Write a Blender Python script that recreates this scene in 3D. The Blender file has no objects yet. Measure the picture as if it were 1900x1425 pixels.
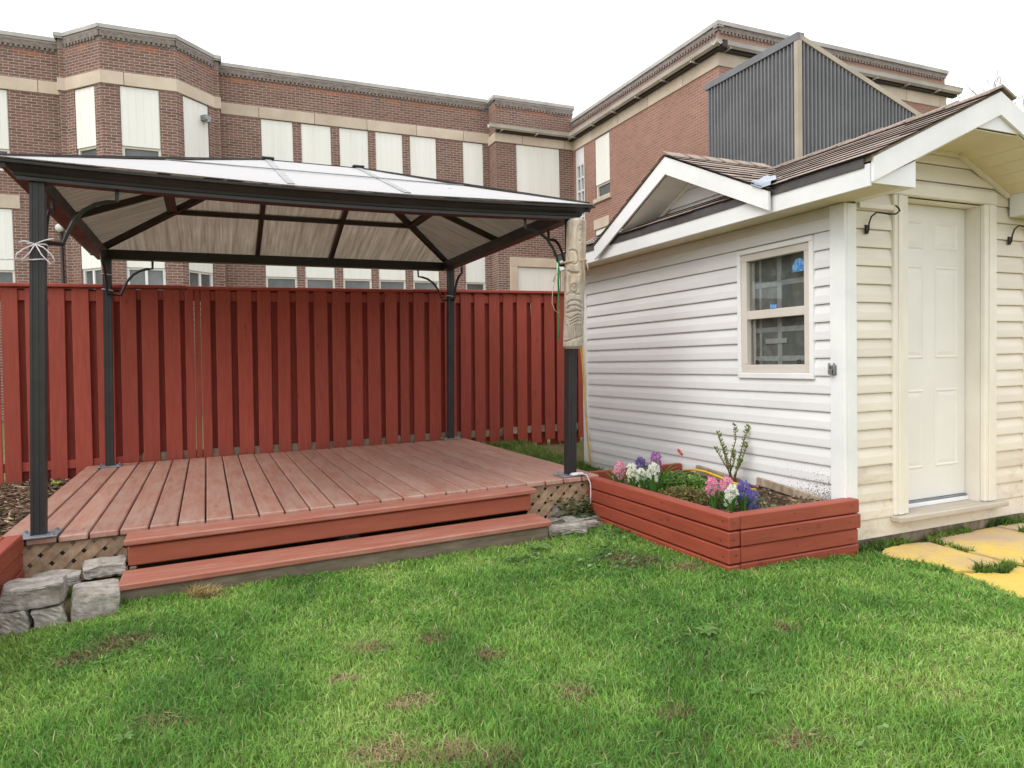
import bpy, bmesh, math, random
import numpy as np
from mathutils import Vector, Matrix

random.seed(7)
RNG = np.random.default_rng(11)
SC = bpy.context.scene
COL = SC.collection
R = math.radians

# ------------------------------------------------------------------ camera
def camera():
    yaw, pitch, roll = R(23.6029), R(-1.8418), R(-1.1902)
    fw = Vector((math.sin(yaw), math.cos(yaw), 0)); rt = Vector((math.cos(yaw), -math.sin(yaw), 0)); up = Vector((0, 0, 1))
    f2 = fw * math.cos(pitch) + up * math.sin(pitch)
    u2 = up * math.cos(pitch) - fw * math.sin(pitch)
    r = rt * math.cos(roll) + u2 * math.sin(roll)
    u = u2 * math.cos(roll) - rt * math.sin(roll)
    m = Matrix(((r.x, u.x, -f2.x, 0), (r.y, u.y, -f2.y, 0), (r.z, u.z, -f2.z, 1.2), (0, 0, 0, 1)))
    cd = bpy.data.cameras.new('camera'); co = bpy.data.objects.new('camera', cd); COL.objects.link(co)
    co.matrix_world = m
    cd.sensor_width = 36; cd.lens = 36 * 1294.77 / 1900; cd.clip_end = 800; cd.clip_start = .05
    SC.camera = co
camera()

# ------------------------------------------------------------------ sky, sun, exposure (bright overcast)
SUN_EL, SUN_AZ = R(48), R(258)      # azimuth measured clockwise from +Y
w = bpy.data.worlds.new('World'); SC.world = w; w.use_nodes = True
nt = w.node_tree; nt.nodes.clear()
sky = nt.nodes.new('ShaderNodeTexSky'); sky.sky_type = 'NISHITA'; sky.sun_disc = False
sky.sun_elevation = SUN_EL; sky.sun_rotation = SUN_AZ; sky.dust_density = 4; sky.air_density = 1
mixw = nt.nodes.new('ShaderNodeMixRGB'); mixw.inputs[0].default_value = .93; mixw.inputs[2].default_value = (12.0, 12.15, 12.3, 1)
bg = nt.nodes.new('ShaderNodeBackground'); bg.inputs[1].default_value = .122
ow = nt.nodes.new('ShaderNodeOutputWorld')
nt.links.new(sky.outputs[0], mixw.inputs[1]); nt.links.new(mixw.outputs[0], bg.inputs[0]); nt.links.new(bg.outputs[0], ow.inputs[0])
sl = bpy.data.lights.new('sun', 'SUN'); sl.energy = 1.5; sl.angle = R(35); sl.color = (1, .97, .92)
so = bpy.data.objects.new('sun', sl); COL.objects.link(so)
d = Vector((math.sin(SUN_AZ) * math.cos(SUN_EL), math.cos(SUN_AZ) * math.cos(SUN_EL), math.sin(SUN_EL)))
so.rotation_euler = d.to_track_quat('Z', 'Y').to_euler(); so.location = (0, 0, 30)
vs = SC.view_settings; vs.view_transform = 'Standard'; vs.look = 'None'; vs.exposure = 0.1; vs.gamma = 1; vs.use_curve_mapping = False
SC.cycles.max_bounces = 8; SC.cycles.diffuse_bounces = 4; SC.cycles.transparent_max_bounces = 8
SC.cycles.transmission_bounces = 4; SC.cycles.glossy_bounces = 3

# ------------------------------------------------------------------ materials
def srgb(r, g, b):
    f = lambda c: c / 12.92 if c <= .04045 else ((c + .055) / 1.055) ** 2.4
    return (f(r / 255), f(g / 255), f(b / 255), 1)
def nodes(name):
    m = bpy.data.materials.new(name); m.use_nodes = True
    t = m.node_tree; t.nodes.clear()
    o = t.nodes.new('ShaderNodeOutputMaterial'); p = t.nodes.new('ShaderNodeBsdfPrincipled')
    t.links.new(p.outputs[0], o.inputs[0])
    return m, t, p, o
def N(t, typ, **kw):
    n = t.nodes.new('ShaderNode' + typ)
    for k, v in kw.items(): setattr(n, k, v)
    return n
def mixc(t, fac, a, b, mode='MIX'):
    n = N(t, 'MixRGB', blend_type=mode)
    for i, v in ((0, fac), (1, a), (2, b)):
        if hasattr(v, 'links'): t.links.new(v, n.inputs[i])
        else: n.inputs[i].default_value = v
    return n.outputs[0]
def ramp(t, src, lo, hi, a=0., b=1.):
    n = N(t, 'MapRange'); n.clamp = True
    t.links.new(src, n.inputs[0])
    n.inputs[1].default_value = lo; n.inputs[2].default_value = hi; n.inputs[3].default_value = a; n.inputs[4].default_value = b
    return n.outputs[0]
def coords(t, stretch=(1, 1, 1), jitter=True):
    tc = N(t, 'TexCoord'); mp = N(t, 'Mapping'); mp.inputs[3].default_value = stretch
    src = tc.outputs['Object']
    if jitter:
        oi = N(t, 'ObjectInfo'); vm = N(t, 'VectorMath', operation='MULTIPLY'); cb = N(t, 'CombineXYZ')
        for i in range(3): t.links.new(oi.outputs['Random'], cb.inputs[i])
        t.links.new(cb.outputs[0], vm.inputs[0]); vm.inputs[1].default_value = (37.3, 61.7, 23.1)
        va = N(t, 'VectorMath', operation='ADD'); t.links.new(src, va.inputs[0]); t.links.new(vm.outputs[0], va.inputs[1]); src = va.outputs[0]
    t.links.new(src, mp.inputs[0]); return mp.outputs[0]
def noise(t, vec, scale, detail=5, rough=.6):
    n = N(t, 'TexNoise'); n.inputs['Scale'].default_value = scale; n.inputs['Detail'].default_value = detail; n.inputs['Roughness'].default_value = rough
    t.links.new(vec, n.inputs['Vector']); return n.outputs['Fac']
def bump(t, p, h, strength=.3, dist=.01):
    b = N(t, 'Bump'); b.inputs['Strength'].default_value = strength; b.inputs['Distance'].default_value = dist
    t.links.new(h, b.inputs['Height']); t.links.new(b.outputs[0], p.inputs['Normal'])
MATS = {}
def surf(name, c1, c2=None, scale=6, stretch=(1, 1, 1), rough=.6, bstr=.25, bdist=.004, rand=.12, spec=.4, metal=0, worn=None, wornlo=.55, wornhi=.7, wscale=3, grainmix=(.35, .65), knots=None):
    """painted / timber / stone surface: two tones by stretched noise, per-piece brightness, optional worn patches"""
    if name in MATS: return MATS[name]
    c2 = c2 or tuple(v * .75 for v in c1[:3]) + (1,)
    m, t, p, o = nodes(name)
    v = coords(t, stretch); n1 = noise(t, v, scale)
    c = mixc(t, ramp(t, n1, *grainmix), c1, c2)
    if worn:
        v2 = coords(t, tuple(.35 * s + .65 for s in stretch)); n2 = noise(t, v2, wscale, 8, .7)
        c = mixc(t, ramp(t, n2, wornlo, wornhi), c, worn)
    if knots:
        vk = N(t, 'TexVoronoi'); vk.inputs['Scale'].default_value = 1; t.links.new(coords(t, knots), vk.inputs['Vector']); c = mixc(t, ramp(t, vk.outputs['Distance'], .05, .11, .55, 0), c, tuple(.45 * q for q in c1[:3]) + (1,))
    if rand:
        oi = N(t, 'ObjectInfo'); hs = N(t, 'HueSaturation'); t.links.new(ramp(t, oi.outputs['Random'], 0, 1, 1 - rand, 1 + rand), hs.inputs['Value'])
        t.links.new(c, hs.inputs['Color']); c = hs.outputs[0]
    t.links.new(c, p.inputs['Base Color'])
    p.inputs['Metallic'].default_value = metal; p.inputs['Specular IOR Level'].default_value = spec
    t.links.new(ramp(t, n1, 0, 1, max(0, rough - .12), min(1, rough + .12)), p.inputs['Roughness'])
    if bstr: bump(t, p, n1, bstr, bdist)
    MATS[name] = m
    return m
def brick_mat(name, c1, c2, mortar, stain=None, zs=None, grey=None, zg=None):
    m, t, p, o = nodes(name)
    uv = N(t, 'UVMap')
    b = N(t, 'TexBrick'); t.links.new(uv.outputs[0], b.inputs['Vector'])
    b.inputs['Scale'].default_value = 1; b.inputs['Brick Width'].default_value = .215; b.inputs['Row Height'].default_value = .0677
    b.inputs['Mortar Size'].default_value = .007; b.inputs['Mortar Smooth'].default_value = .2; b.inputs['Bias'].default_value = -.1
    b.inputs['Color1'].default_value = c1; b.inputs['Color2'].default_value = c2; b.inputs['Mortar'].default_value = mortar
    tc = N(t, 'TexCoord'); n = noise(t, tc.outputs['Object'], .45, 6); n2 = noise(t, tc.outputs['Object'], 2.2, 5)
    c = mixc(t, ramp(t, n, .3, .75, .0, .55), b.outputs['Color'], tuple(.68 * x for x in c1[:3]) + (1,))
    c = mixc(t, ramp(t, n2, .5, .75, 0, .35), c, tuple(min(1, 1.7 * x) for x in c2[:3]) + (1,))
    sep = N(t, 'SeparateXYZ'); t.links.new(tc.outputs['Object'], sep.inputs[0]); z = sep.outputs[2]
    def band(lo, hi, soft):
        a = ramp(t, z, lo - soft, lo + soft); bb = ramp(t, z, hi - soft, hi + soft, 1, 0)
        mu = N(t, 'Math', operation='MULTIPLY'); t.links.new(a, mu.inputs[0]); t.links.new(bb, mu.inputs[1]); return mu.outputs[0]
    def times(a, b_):
        mu = N(t, 'Math', operation='MULTIPLY'); t.links.new(a, mu.inputs[0]); t.links.new(b_, mu.inputs[1]); return mu.outputs[0]
    if stain:
        c = mixc(t, times(band(*zs, .04), ramp(t, noise(t, tc.outputs['Object'], 1.6, 3), .42, .58, 0, .62)), c, stain)
    if grey: c = mixc(t, times(band(*zg, .03), ramp(t, n2, .2, .5, .3, .8)), c, grey)
    t.links.new(c, p.inputs['Base Color']); p.inputs['Roughness'].default_value = .9; p.inputs['Specular IOR Level'].default_value = .2
    inv = N(t, 'Math', operation='SUBTRACT'); inv.inputs[0].default_value = 1; t.links.new(b.outputs['Fac'], inv.inputs[1])
    bump(t, p, inv.outputs[0], .6, .012)
    MATS[name] = m; return m

RED = srgb(168, 74, 58)
M_fence = surf('red fence paint', srgb(166, 76, 60), srgb(153, 67, 53), 5, (9, 9, .8), .6, .2, .002, .1, .35, worn=srgb(150, 80, 68), wornlo=.6, wornhi=.8, knots=(6, 6, 2.6))
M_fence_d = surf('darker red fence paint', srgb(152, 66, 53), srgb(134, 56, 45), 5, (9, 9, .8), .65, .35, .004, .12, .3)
M_deck = surf('worn red deck paint', srgb(178, 134, 118), srgb(162, 113, 97), 4, (10, .9, 10), .42, .4, .003, .09, .5, worn=srgb(180, 152, 138), wornlo=.42, wornhi=.68, wscale=2.4, knots=(6, 1.7, 6))
M_step = surf('red step paint', srgb(176, 116, 99), srgb(160, 96, 79), 4, (.9, 10, 10), .45, .35, .003, .06, .5, worn=srgb(176, 138, 124), wornlo=.5, wornhi=.75, wscale=2.6)
M_riser = surf('red riser paint', srgb(156, 87, 64), srgb(146, 78, 57), 4, (.9, 9, 9), .5, .2, .002, .05, .45)
M_plx = surf('red planter paint along x', srgb(158, 75, 56), srgb(144, 65, 48), 4, (.9, 9, 9), .5, .3, .003, .08, .45, worn=srgb(150, 72, 58), wornlo=.6, wornhi=.75, knots=(4.5, 4.5, 4.5))
M_ply = surf('red planter paint along y', srgb(158, 75, 56), srgb(144, 65, 48), 4, (9, .9, 9), .5, .3, .003, .08, .45, worn=srgb(150, 72, 58), wornlo=.6, wornhi=.75, knots=(4.5, 4.5, 4.5))
M_raw = surf('weathered grey timber', srgb(172, 156, 136), srgb(128, 112, 96), 5, (4, 4, 1.5), .8, .5, .004, .15, .2)
M_slat = surf('lattice timber', srgb(186, 160, 134), srgb(156, 128, 104), 7, (3, 6, 3), .8, .4, .002, .14, .2)
M_base = surf('grey brown base plank', srgb(140, 126, 110), srgb(110, 98, 84), 5, (1, 6, 6), .85, .4, .003, .05, .2)
M_black = surf('black aluminium', srgb(44, 42, 43), srgb(36, 34, 35), 9, (1, 1, 1), .42, .05, .001, .05, .5)
M_blackw = surf('stained black aluminium', srgb(46, 40, 37), srgb(58, 46, 40), 6, (1, 1, 1), .5, .1, .001, .05, .4)
M_plate = surf('grey plate metal', srgb(150, 155, 165), srgb(120, 125, 132), 9, (1, 1, 1), .45, .1, .001, 0, .5, .3)
M_cap = surf('pale grey cap strip', srgb(160, 160, 162), srgb(142, 142, 145), 9, (1, 1, 1), .4, .05, .001, .03, .5)
M_sidL = surf('white vinyl siding', srgb(231, 230, 231), srgb(223, 222, 223), 3, (3, .5, 2), .5, .05, .002, .03, .4)
M_sidF = surf('cream vinyl siding', srgb(232, 225, 213), srgb(223, 215, 202), 3, (.5, 3, 2), .5, .05, .002, .03, .4)
M_sidFl = surf('cream vinyl siding, grimy foot', srgb(228, 220, 206), srgb(216, 206, 192), 3, (.5, 3, 2), .55, .05, .002, .03, .35, worn=srgb(196, 182, 162), wornlo=.5, wornhi=.72, wscale=7)
M_white = surf('white trim', srgb(240, 240, 240), srgb(228, 229, 230), 3, (1, 1, 1), .42, .05, .001, .02, .45)
M_cream = surf('cream trim', srgb(236, 231, 221), srgb(227, 221, 209), 3, (1, 1, 1), .45, .05, .001, .02, .4)
M_sill = surf('grey sill board', srgb(196, 188, 176), srgb(178, 168, 155), 4, (.6, 9, 9), .7, .3, .002, 0, .2)
M_soff = surf('cream soffit', srgb(230, 220, 196), srgb(222, 211, 186), 3, (1, 1, 1), .5, .05, .001, .02, .4)
M_door = surf('white door', srgb(235, 234, 231), srgb(228, 227, 224), 2, (1, 1, 1), .38, .03, .001, 0, .45)
M_sash = surf('beige sash', srgb(216, 208, 200), srgb(206, 197, 188), 3, (1, 1, 1), .4, .04, .001, .02, .4)
M_shing = surf('brown shingle', srgb(180, 165, 154), srgb(136, 121, 112), 70, (1, 1, 1), .95, .6, .004, .16, .1, grainmix=(.3, .7))
M_butt_shadow = surf('black shingle edge with shadow', srgb(58, 50, 47), srgb(44, 38, 36), 30, (1, 1, 1), .95, .2, .002, 0, .1)  # asphalt edge black, also painting in the shadow gaps between courses
M_drip = surf('dark drip edge', srgb(82, 78, 78), srgb(62, 58, 58), 5, (1, 1, 1), .35, .1, .002, 0, .5)
M_flash = surf('bare metal flashing', srgb(178, 186, 198), srgb(158, 166, 178), 4, (1, 1, 1), .5, .1, .001, 0, .5, .3)
M_galv = surf('galvanised steel', srgb(170, 172, 175), srgb(130, 132, 134), 14, (1, 1, 1), .42, .1, .001, 0, .5, .8)
M_stoneb = surf('limestone band', srgb(214, 200, 182), srgb(196, 180, 162), 1.2, (1, 1, 1), .85, .15, .004, .06, .2)
M_coping = surf('grey coping', srgb(192, 188, 184), srgb(168, 165, 162), 1.5, (1, 1, 1), .7, .2, .004, .05, .3)
M_dent = surf('grey weathered brick', srgb(150, 140, 134), srgb(118, 108, 103), 3, (3, 3, 8), .9, .4, .01, 0, .2)
M_gut = surf('pale gutter metal', srgb(214, 208, 202), srgb(190, 184, 178), 1.5, (1, 1, 1), .5, .1, .003, 0, .4)
M_panel = surf('white window boarding', srgb(245, 245, 240), srgb(238, 238, 231), .7, (6, 6, .4), .55, .1, .003, .02, .3)
M_glassd = surf('far window glass', srgb(112, 116, 116), srgb(84, 88, 88), 1.4, (1, 1, 1), .12, 0, 0, .2, .6)
M_metal = surf('dark grey corrugated steel', srgb(122, 123, 127), srgb(108, 109, 113), 1.2, (1, 1, 1), .45, .06, .002, 0, .5)
M_mtrim = surf('beige steel corner trim', srgb(190, 178, 162), srgb(170, 158, 142), 1.2, (1, 1, 1), .5, .06, .002, 0, .4)
M_roofg = surf('grey flat roof', srgb(140, 136, 132), None, 1, (1, 1, 1), .9, .1, .01, 0, .2)
M_stone = surf('grey retaining stone', srgb(184, 177, 170), srgb(140, 133, 127), 22, (1, 1, 1), .92, .9, .014, .1, .2, worn=srgb(142, 134, 120), wornlo=.5, wornhi=.7, wscale=5)
M_log = surf('weathered carved log', srgb(206, 192, 174), srgb(160, 142, 124), 9, (3, 3, .45), .85, .6, .004, 0, .2, worn=srgb(168, 164, 158), wornlo=.45, wornhi=.7, wscale=2)
M_string = surf('white string', srgb(232, 222, 226), srgb(205, 194, 198), 40, (1, 1, 1), .9, .2, .001, 0, .1)
M_rope = surf('tan rope', srgb(206, 186, 158), srgb(176, 152, 126), 60, (1, 1, 1), .9, .3, .001, 0, .1)
M_green = surf('green twine', srgb(60, 150, 92), srgb(40, 120, 70), 60, (1, 1, 1), .8, .2, .001, 0, .1)
M_yellow = surf('yellow cord jacket', srgb(232, 190, 60), srgb(214, 168, 40), 20, (1, 1, 1), .5, .1, .001, 0, .4)
M_iron = surf('black iron', srgb(44, 38, 36), srgb(60, 48, 42), 30, (1, 1, 1), .55, .2, .001, 0, .4)
M_stem = surf('green stem', srgb(96, 128, 58), srgb(78, 104, 48), 30, (1, 1, 1), .6, .1, .001, .1, .3)
M_twig = surf('brown twig', srgb(130, 108, 78), srgb(98, 78, 56), 40, (1, 1, 1), .85, .3, .001, .1, .2)
M_bark = surf('far bark', srgb(104, 92, 84), srgb(80, 70, 64), 6, (1, 1, 1), .9, .3, .01, 0, .2)
M_rednote = surf('red plastic', srgb(214, 92, 84), None, 10, (1, 1, 1), .5, 0, 0, 0, .3)
M_bluest = surf('blue sticker', srgb(70, 130, 196), srgb(130, 176, 220), 60, (1, 1, 1), .4, 0, 0, 0, .4, grainmix=(.45, .55))
M_lamp = surf('pale lamp glass', srgb(226, 226, 220), None, 8, (1, 1, 1), .3, 0, 0, 0, .5)
M_tape = surf('white tape', srgb(172, 173, 170), srgb(152, 153, 150), 20, (1, 1, 1), .7, .1, .001, .05, .2)
M_foil = surf('grey board behind window', srgb(122, 122, 118), srgb(92, 92, 88), 6, (1, 1, 1), .8, .2, .002, 0, .2, worn=srgb(136, 136, 131), wornlo=.5, wornhi=.65, wscale=6)
M_brickA = brick_mat('brown brick main', srgb(142, 108, 96), srgb(108, 83, 75), srgb(196, 186, 177), srgb(184, 118, 90), (8.74, 8.84), srgb(138, 128, 122), (8.86, 9.2))
M_brickB = brick_mat('brown brick wing', srgb(166, 126, 112), srgb(148, 110, 98), srgb(190, 166, 153), srgb(194, 126, 96), (8.14, 8.42), srgb(140, 128, 122), (8.44, 8.7))

def mould_siding():
    """left wall siding: dirt splashed up from the bed at the near corner"""
    m, t, p, o = nodes('white vinyl siding splashed'); v = coords(t, (3, .5, 2)); n1 = noise(t, v, 3)
    c = mixc(t, n1, srgb(231, 230, 231), srgb(223, 222, 223))
    tc = N(t, 'TexCoord'); sep = N(t, 'SeparateXYZ'); t.links.new(tc.outputs['Object'], sep.inputs[0])
    zf = ramp(t, sep.outputs[2], .24, .56, 1, 0); yf = ramp(t, sep.outputs[1], 3.2, 3.95, 1, 0)
    mu = N(t, 'Math', operation='MULTIPLY'); t.links.new(zf, mu.inputs[0]); t.links.new(yf, mu.inputs[1])
    n2 = noise(t, tc.outputs['Object'], 130, 3, .5); mp = N(t, 'Mapping'); mp.inputs[3].default_value = (1, 1, 1.4)
    sub = N(t, 'Math', operation='MULTIPLY_ADD'); t.links.new(mu.outputs[0], sub.inputs[0]); sub.inputs[1].default_value = .36; t.links.new(n2, sub.inputs[2])
    c = mixc(t, ramp(t, sub.outputs[0], .725, .78, 0, .8), c, srgb(86, 80, 76))
    t.links.new(c, p.inputs['Base Color']); p.inputs['Roughness'].default_value = .5
    return m
M_sidLs = mould_siding()

def poly_mat(name, top, stretch=(26, .9, .9), dark=1.):
    """bronze twin-wall polycarbonate: milky white skin on top, brown streaked skin below"""
    m, t, p, o = nodes(name)
    tc = N(t, 'TexCoord'); mp = N(t, 'Mapping'); mp.inputs[3].default_value = stretch; t.links.new(tc.outputs['Object'], mp.inputs[0])
    n = noise(t, mp.outputs[0], 1.3, 7, .75); n5 = noise(t, tc.outputs['Object'], 1.7, 4, .6); tr = N(t, 'BsdfTranslucent')
    if top:
        tr.inputs[0].default_value = (.95, .94, .92, 1); p.inputs['Base Color'].default_value = (.88, .88, .89, 1); p.inputs['Roughness'].default_value = .4
    else:
        c = mixc(t, ramp(t, n, .38, .64), (.50 * dark, .42 * dark, .33 * dark, 1), (.22 * dark, .172 * dark, .13 * dark, 1)); c = mixc(t, ramp(t, n5, .4, .7, 0, .45), c, (.27, .2, .145, 1)); t.links.new(c, tr.inputs[0])
        p.inputs['Base Color'].default_value = (.30, .25, .2, 1); p.inputs['Roughness'].default_value = .25
    mx = N(t, 'MixShader'); mx.inputs[0].default_value = .42 if top else .8
    t.links.new(p.outputs[0], mx.inputs[1]); t.links.new(tr.outputs[0], mx.inputs[2]); t.links.new(mx.outputs[0], o.inputs[0])
    return m
M_poly_top = poly_mat('polycarbonate upper skin', True)
M_poly = poly_mat('polycarbonate lower skin', False)
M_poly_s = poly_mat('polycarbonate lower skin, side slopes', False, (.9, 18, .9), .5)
def glass_mat():
    m, t, p, o = nodes('window glass')
    tr = N(t, 'BsdfTransparent'); tr.inputs[0].default_value = (.9, .92, .92, 1); gl = N(t, 'BsdfGlossy'); gl.inputs['Roughness'].default_value = .03
    lw = N(t, 'LayerWeight'); pw = N(t, 'Math', operation='POWER'); t.links.new(lw.outputs['Facing'], pw.inputs[0]); pw.inputs[1].default_value = 4; ad = N(t, 'Math', operation='MULTIPLY_ADD'); t.links.new(pw.outputs[0], ad.inputs[0]); ad.inputs[1].default_value = .8; ad.inputs[2].default_value = .04
    mx = N(t, 'MixShader'); t.links.new(ad.outputs[0], mx.inputs[0]); t.links.new(tr.outputs[0], mx.inputs[1]); t.links.new(gl.outputs[0], mx.inputs[2]); t.links.new(mx.outputs[0], o.inputs[0])
    return m
M_glass = glass_mat()
def attr_mat(name, rough=.55, trans=.3, spec=.3):
    m, t, p, o = nodes(name); a = N(t, 'Attribute'); a.attribute_name = 'col'
    t.links.new(a.outputs['Color'], p.inputs['Base Color']); p.inputs['Roughness'].default_value = rough; p.inputs['Specular IOR Level'].default_value = spec
    if trans:
        tr = N(t, 'BsdfTranslucent'); t.links.new(a.outputs['Color'], tr.inputs[0]); mx = N(t, 'MixShader'); mx.inputs[0].default_value = trans
        t.links.new(p.outputs[0], mx.inputs[1]); t.links.new(tr.outputs[0], mx.inputs[2]); t.links.new(mx.outputs[0], o.inputs[0])
    return m
M_grass = attr_mat('grass blades', .5, .35); M_leaf = attr_mat('leaves', .45, .3, .4); M_chip = attr_mat('bark chips', .9, 0, .1); M_petal = attr_mat('petals', .6, .35, .3)
def ground_mat():
    m, t, p, o = nodes('soil and thatch'); tc = N(t, 'TexCoord'); v = tc.outputs['Object']
    n1 = noise(t, v, 2.2, 6); n2 = noise(t, v, 45, 6, .75); n3 = noise(t, v, 160, 3)
    c = mixc(t, ramp(t, n2, .35, .65), srgb(104, 90, 66), srgb(146, 128, 98))
    c = mixc(t, ramp(t, n1, .4, .62), c, srgb(92, 110, 54)); c = mixc(t, ramp(t, n3, .5, .7, 0, .5), c, srgb(84, 70, 52))
    t.links.new(c, p.inputs['Base Color']); p.inputs['Roughness'].default_value = .95; p.inputs['Specular IOR Level'].default_value = .1
    bump(t, p, n2, .8, .02); return m
M_ground = ground_mat()
def soil_mat():
    m, t, p, o = nodes('dark soil'); tc = N(t, 'TexCoord'); n = noise(t, tc.outputs['Object'], 40, 6, .7)
    t.links.new(mixc(t, ramp(t, n, .3, .7), srgb(66, 52, 42), srgb(112, 92, 74)), p.inputs['Base Color']); p.inputs['Roughness'].default_value = .95
    bump(t, p, n, .9, .02); return m
M_soil = soil_mat()
def paver_mat():
    """yellow paint worn off the ribbed tops of old concrete slabs"""
    m, t, p, o = nodes('yellow painted paver'); tc = N(t, 'TexCoord'); v = tc.outputs['Object']
    n1 = noise(t, v, 2.2, 6, .65); n2 = noise(t, v, 26, 5, .7)
    sep = N(t, 'SeparateXYZ'); t.links.new(v, sep.inputs[0])
    yf = ramp(t, sep.outputs[1], 2.35, 3.15)
    ad = N(t, 'Math', operation='MULTIPLY_ADD'); t.links.new(yf, ad.inputs[0]); ad.inputs[1].default_value = .30; t.links.new(n1, ad.inputs[2])
    wv = N(t, 'TexWave'); wv.inputs['Scale'].default_value = 10.5; mp = N(t, 'Mapping'); mp.inputs[2].default_value = (0, 0, R(-18)); t.links.new(v, mp.inputs[0]); t.links.new(mp.outputs[0], wv.inputs['Vector'])
    wv.inputs['Distortion'].default_value = .6
    s2 = N(t, 'Math', operation='MULTIPLY_ADD'); t.links.new(wv.outputs['Fac'], s2.inputs[0]); s2.inputs[1].default_value = .1; t.links.new(ad.outputs[0], s2.inputs[2])
    c = mixc(t, ramp(t, n2, .3, .7), srgb(222, 192, 92), srgb(208, 176, 80))
    c = mixc(t, ramp(t, s2.outputs[0], .6, .84, 0, .85), c, srgb(178, 156, 140))
    c = mixc(t, ramp(t, n2, .66, .74, 0, .5), c, srgb(150, 132, 104))
    t.links.new(c, p.inputs['Base Color']); p.inputs['Roughness'].default_value = .8
    bump(t, p, wv.outputs['Fac'], .5, .006); return m
M_paver = paver_mat()

# ------------------------------------------------------------------ mesh helpers
class MB:
    def __init__(s): s.v = []; s.f = []; s.uv = None
    def add(s, vs_, fs_):
        n = len(s.v); s.v += [tuple(p) for p in vs_]; s.f += [tuple(i + n for i in f) for f in fs_]; return s
    def box(s, x0, x1, y0, y1, z0, z1):
        return s.hexa([(x0, y0, z0), (x1, y0, z0), (x1, y1, z0), (x0, y1, z0), (x0, y0, z1), (x1, y0, z1), (x1, y1, z1), (x0, y1, z1)])
    def hexa(s, p):
        return s.add(p, [(0, 3, 2, 1), (4, 5, 6, 7), (0, 1, 5, 4), (1, 2, 6, 5), (2, 3, 7, 6), (3, 0, 4, 7)])
    def chexa(s, p, c=.004):
        """hexahedron (bottom ring then top ring) with chamfered edges"""
        P = [Vector(q) for q in p]
        nb = [(1, 3, 4), (0, 2, 5), (3, 1, 6), (2, 0, 7), (5, 7, 0), (4, 6, 1), (7, 5, 2), (6, 4, 3)]
        V = []; 
        for i in range(8):
            e = [(P[j] - P[i]) for j in nb[i]]; e = [q.normalized() * min(c, q.length * .3) for q in e]
            V += [P[i] + e[1] + e[2], P[i] + e[0] + e[2], P[i] + e[0] + e[1]]   # faces across edge axes 0,1,2
        I = lambda i, a: i * 3 + a
        F = []
        # axis faces: a=0 (x-ish): corners {0,3,7,4} and {1,2,6,5}; a=1: {0,1,5,4},{3,2,6,7}; a=2: {0,1,2,3},{4,5,6,7}
        F += [tuple(I(i, 0) for i in q) for q in ((0, 4, 7, 3), (1, 2, 6, 5))]
        F += [tuple(I(i, 1) for i in q) for q in ((0, 1, 5, 4), (3, 7, 6, 2))]
        F += [tuple(I(i, 2) for i in q) for q in ((0, 3, 2, 1), (4, 5, 6, 7))]
        for i, j, a in ((0, 1, 0), (3, 2, 0), (4, 5, 0), (7, 6, 0), (0, 3, 1), (1, 2, 1), (4, 7, 1), (5, 6, 1), (0, 4, 2), (1, 5, 2), (2, 6, 2), (3, 7, 2)):
            b, cc = [q for q in range(3) if q != a]; F.append((I(i, b), I(j, b), I(j, cc), I(i, cc)))
        for i in range(8): F.append((I(i, 0), I(i, 1), I(i, 2)))
        s.add(V, F); s.fix = True; return s
    def cbox(s, x0, x1, y0, y1, z0, z1, c=.004):
        return s.chexa([(x0, y0, z0), (x1, y0, z0), (x1, y1, z0), (x0, y1, z0), (x0, y0, z1), (x1, y0, z1), (x1, y1, z1), (x0, y1, z1)], c)
    def bar(s, a, b, w_, h, up=(0, 0, 1), c=0):
        """box along a->b, width w_, height h"""
        a = Vector(a); b = Vector(b); d_ = (b - a).normalized(); u = Vector(up); sd = d_.cross(u).normalized() * w_ / 2; u = sd.cross(d_).normalized() * h / 2
        p = [a - sd - u, a + sd - u, b + sd - u, b - sd - u, a - sd + u, a + sd + u, b + sd + u, b - sd + u]
        return s.chexa(p, c) if c else s.hexa(p)
    def prism(s, prof, d_):
        """polygon (list of 3d points) extruded by vector d_"""
        n = len(prof); d_ = Vector(d_); P = [Vector(p) for p in prof]
        s.add(P + [p + d_ for p in P], [tuple(range(n))[::-1], tuple(range(n, 2 * n))] + [(i, (i + 1) % n, n + (i + 1) % n, n + i) for i in range(n)]); s.fix = True; return s
    def tube(s, pts, r, n=6, closed=False, caps=True):
        pts = [Vector(p) for p in pts]; m_ = len(pts); rr = r if hasattr(r, '__len__') else [r] * m_
        base = len(s.v); prev = None
        for i, p in enumerate(pts):
            if closed: d_ = pts[(i + 1) % m_] - pts[i - 1]
            else: d_ = pts[min(i + 1, m_ - 1)] - pts[max(i - 1, 0)]
            d_.normalize()
            if prev is None: a = d_.orthogonal().normalized()
            else: a = (prev - d_ * prev.dot(d_)); a = a.normalized() if a.length > 1e-6 else d_.orthogonal().normalized()
            prev = a; b = d_.cross(a)
            for k in range(n):
                t_ = 2 * math.pi * k / n + math.pi / n; s.v.append(tuple(p + (a * math.cos(t_) + b * math.sin(t_)) * rr[i]))
        for i in range(m_ if closed else m_ - 1):
            for k in range(n):
                j = (i + 1) % m_; s.f.append((base + i * n + k, base + i * n + (k + 1) % n, base + j * n + (k + 1) % n, base + j * n + k))
        if caps and not closed: s.f.append(tuple(base + k for k in range(n))[::-1]); s.f.append(tuple(base + (m_ - 1) * n + k for k in range(n)))
        return s
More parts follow.
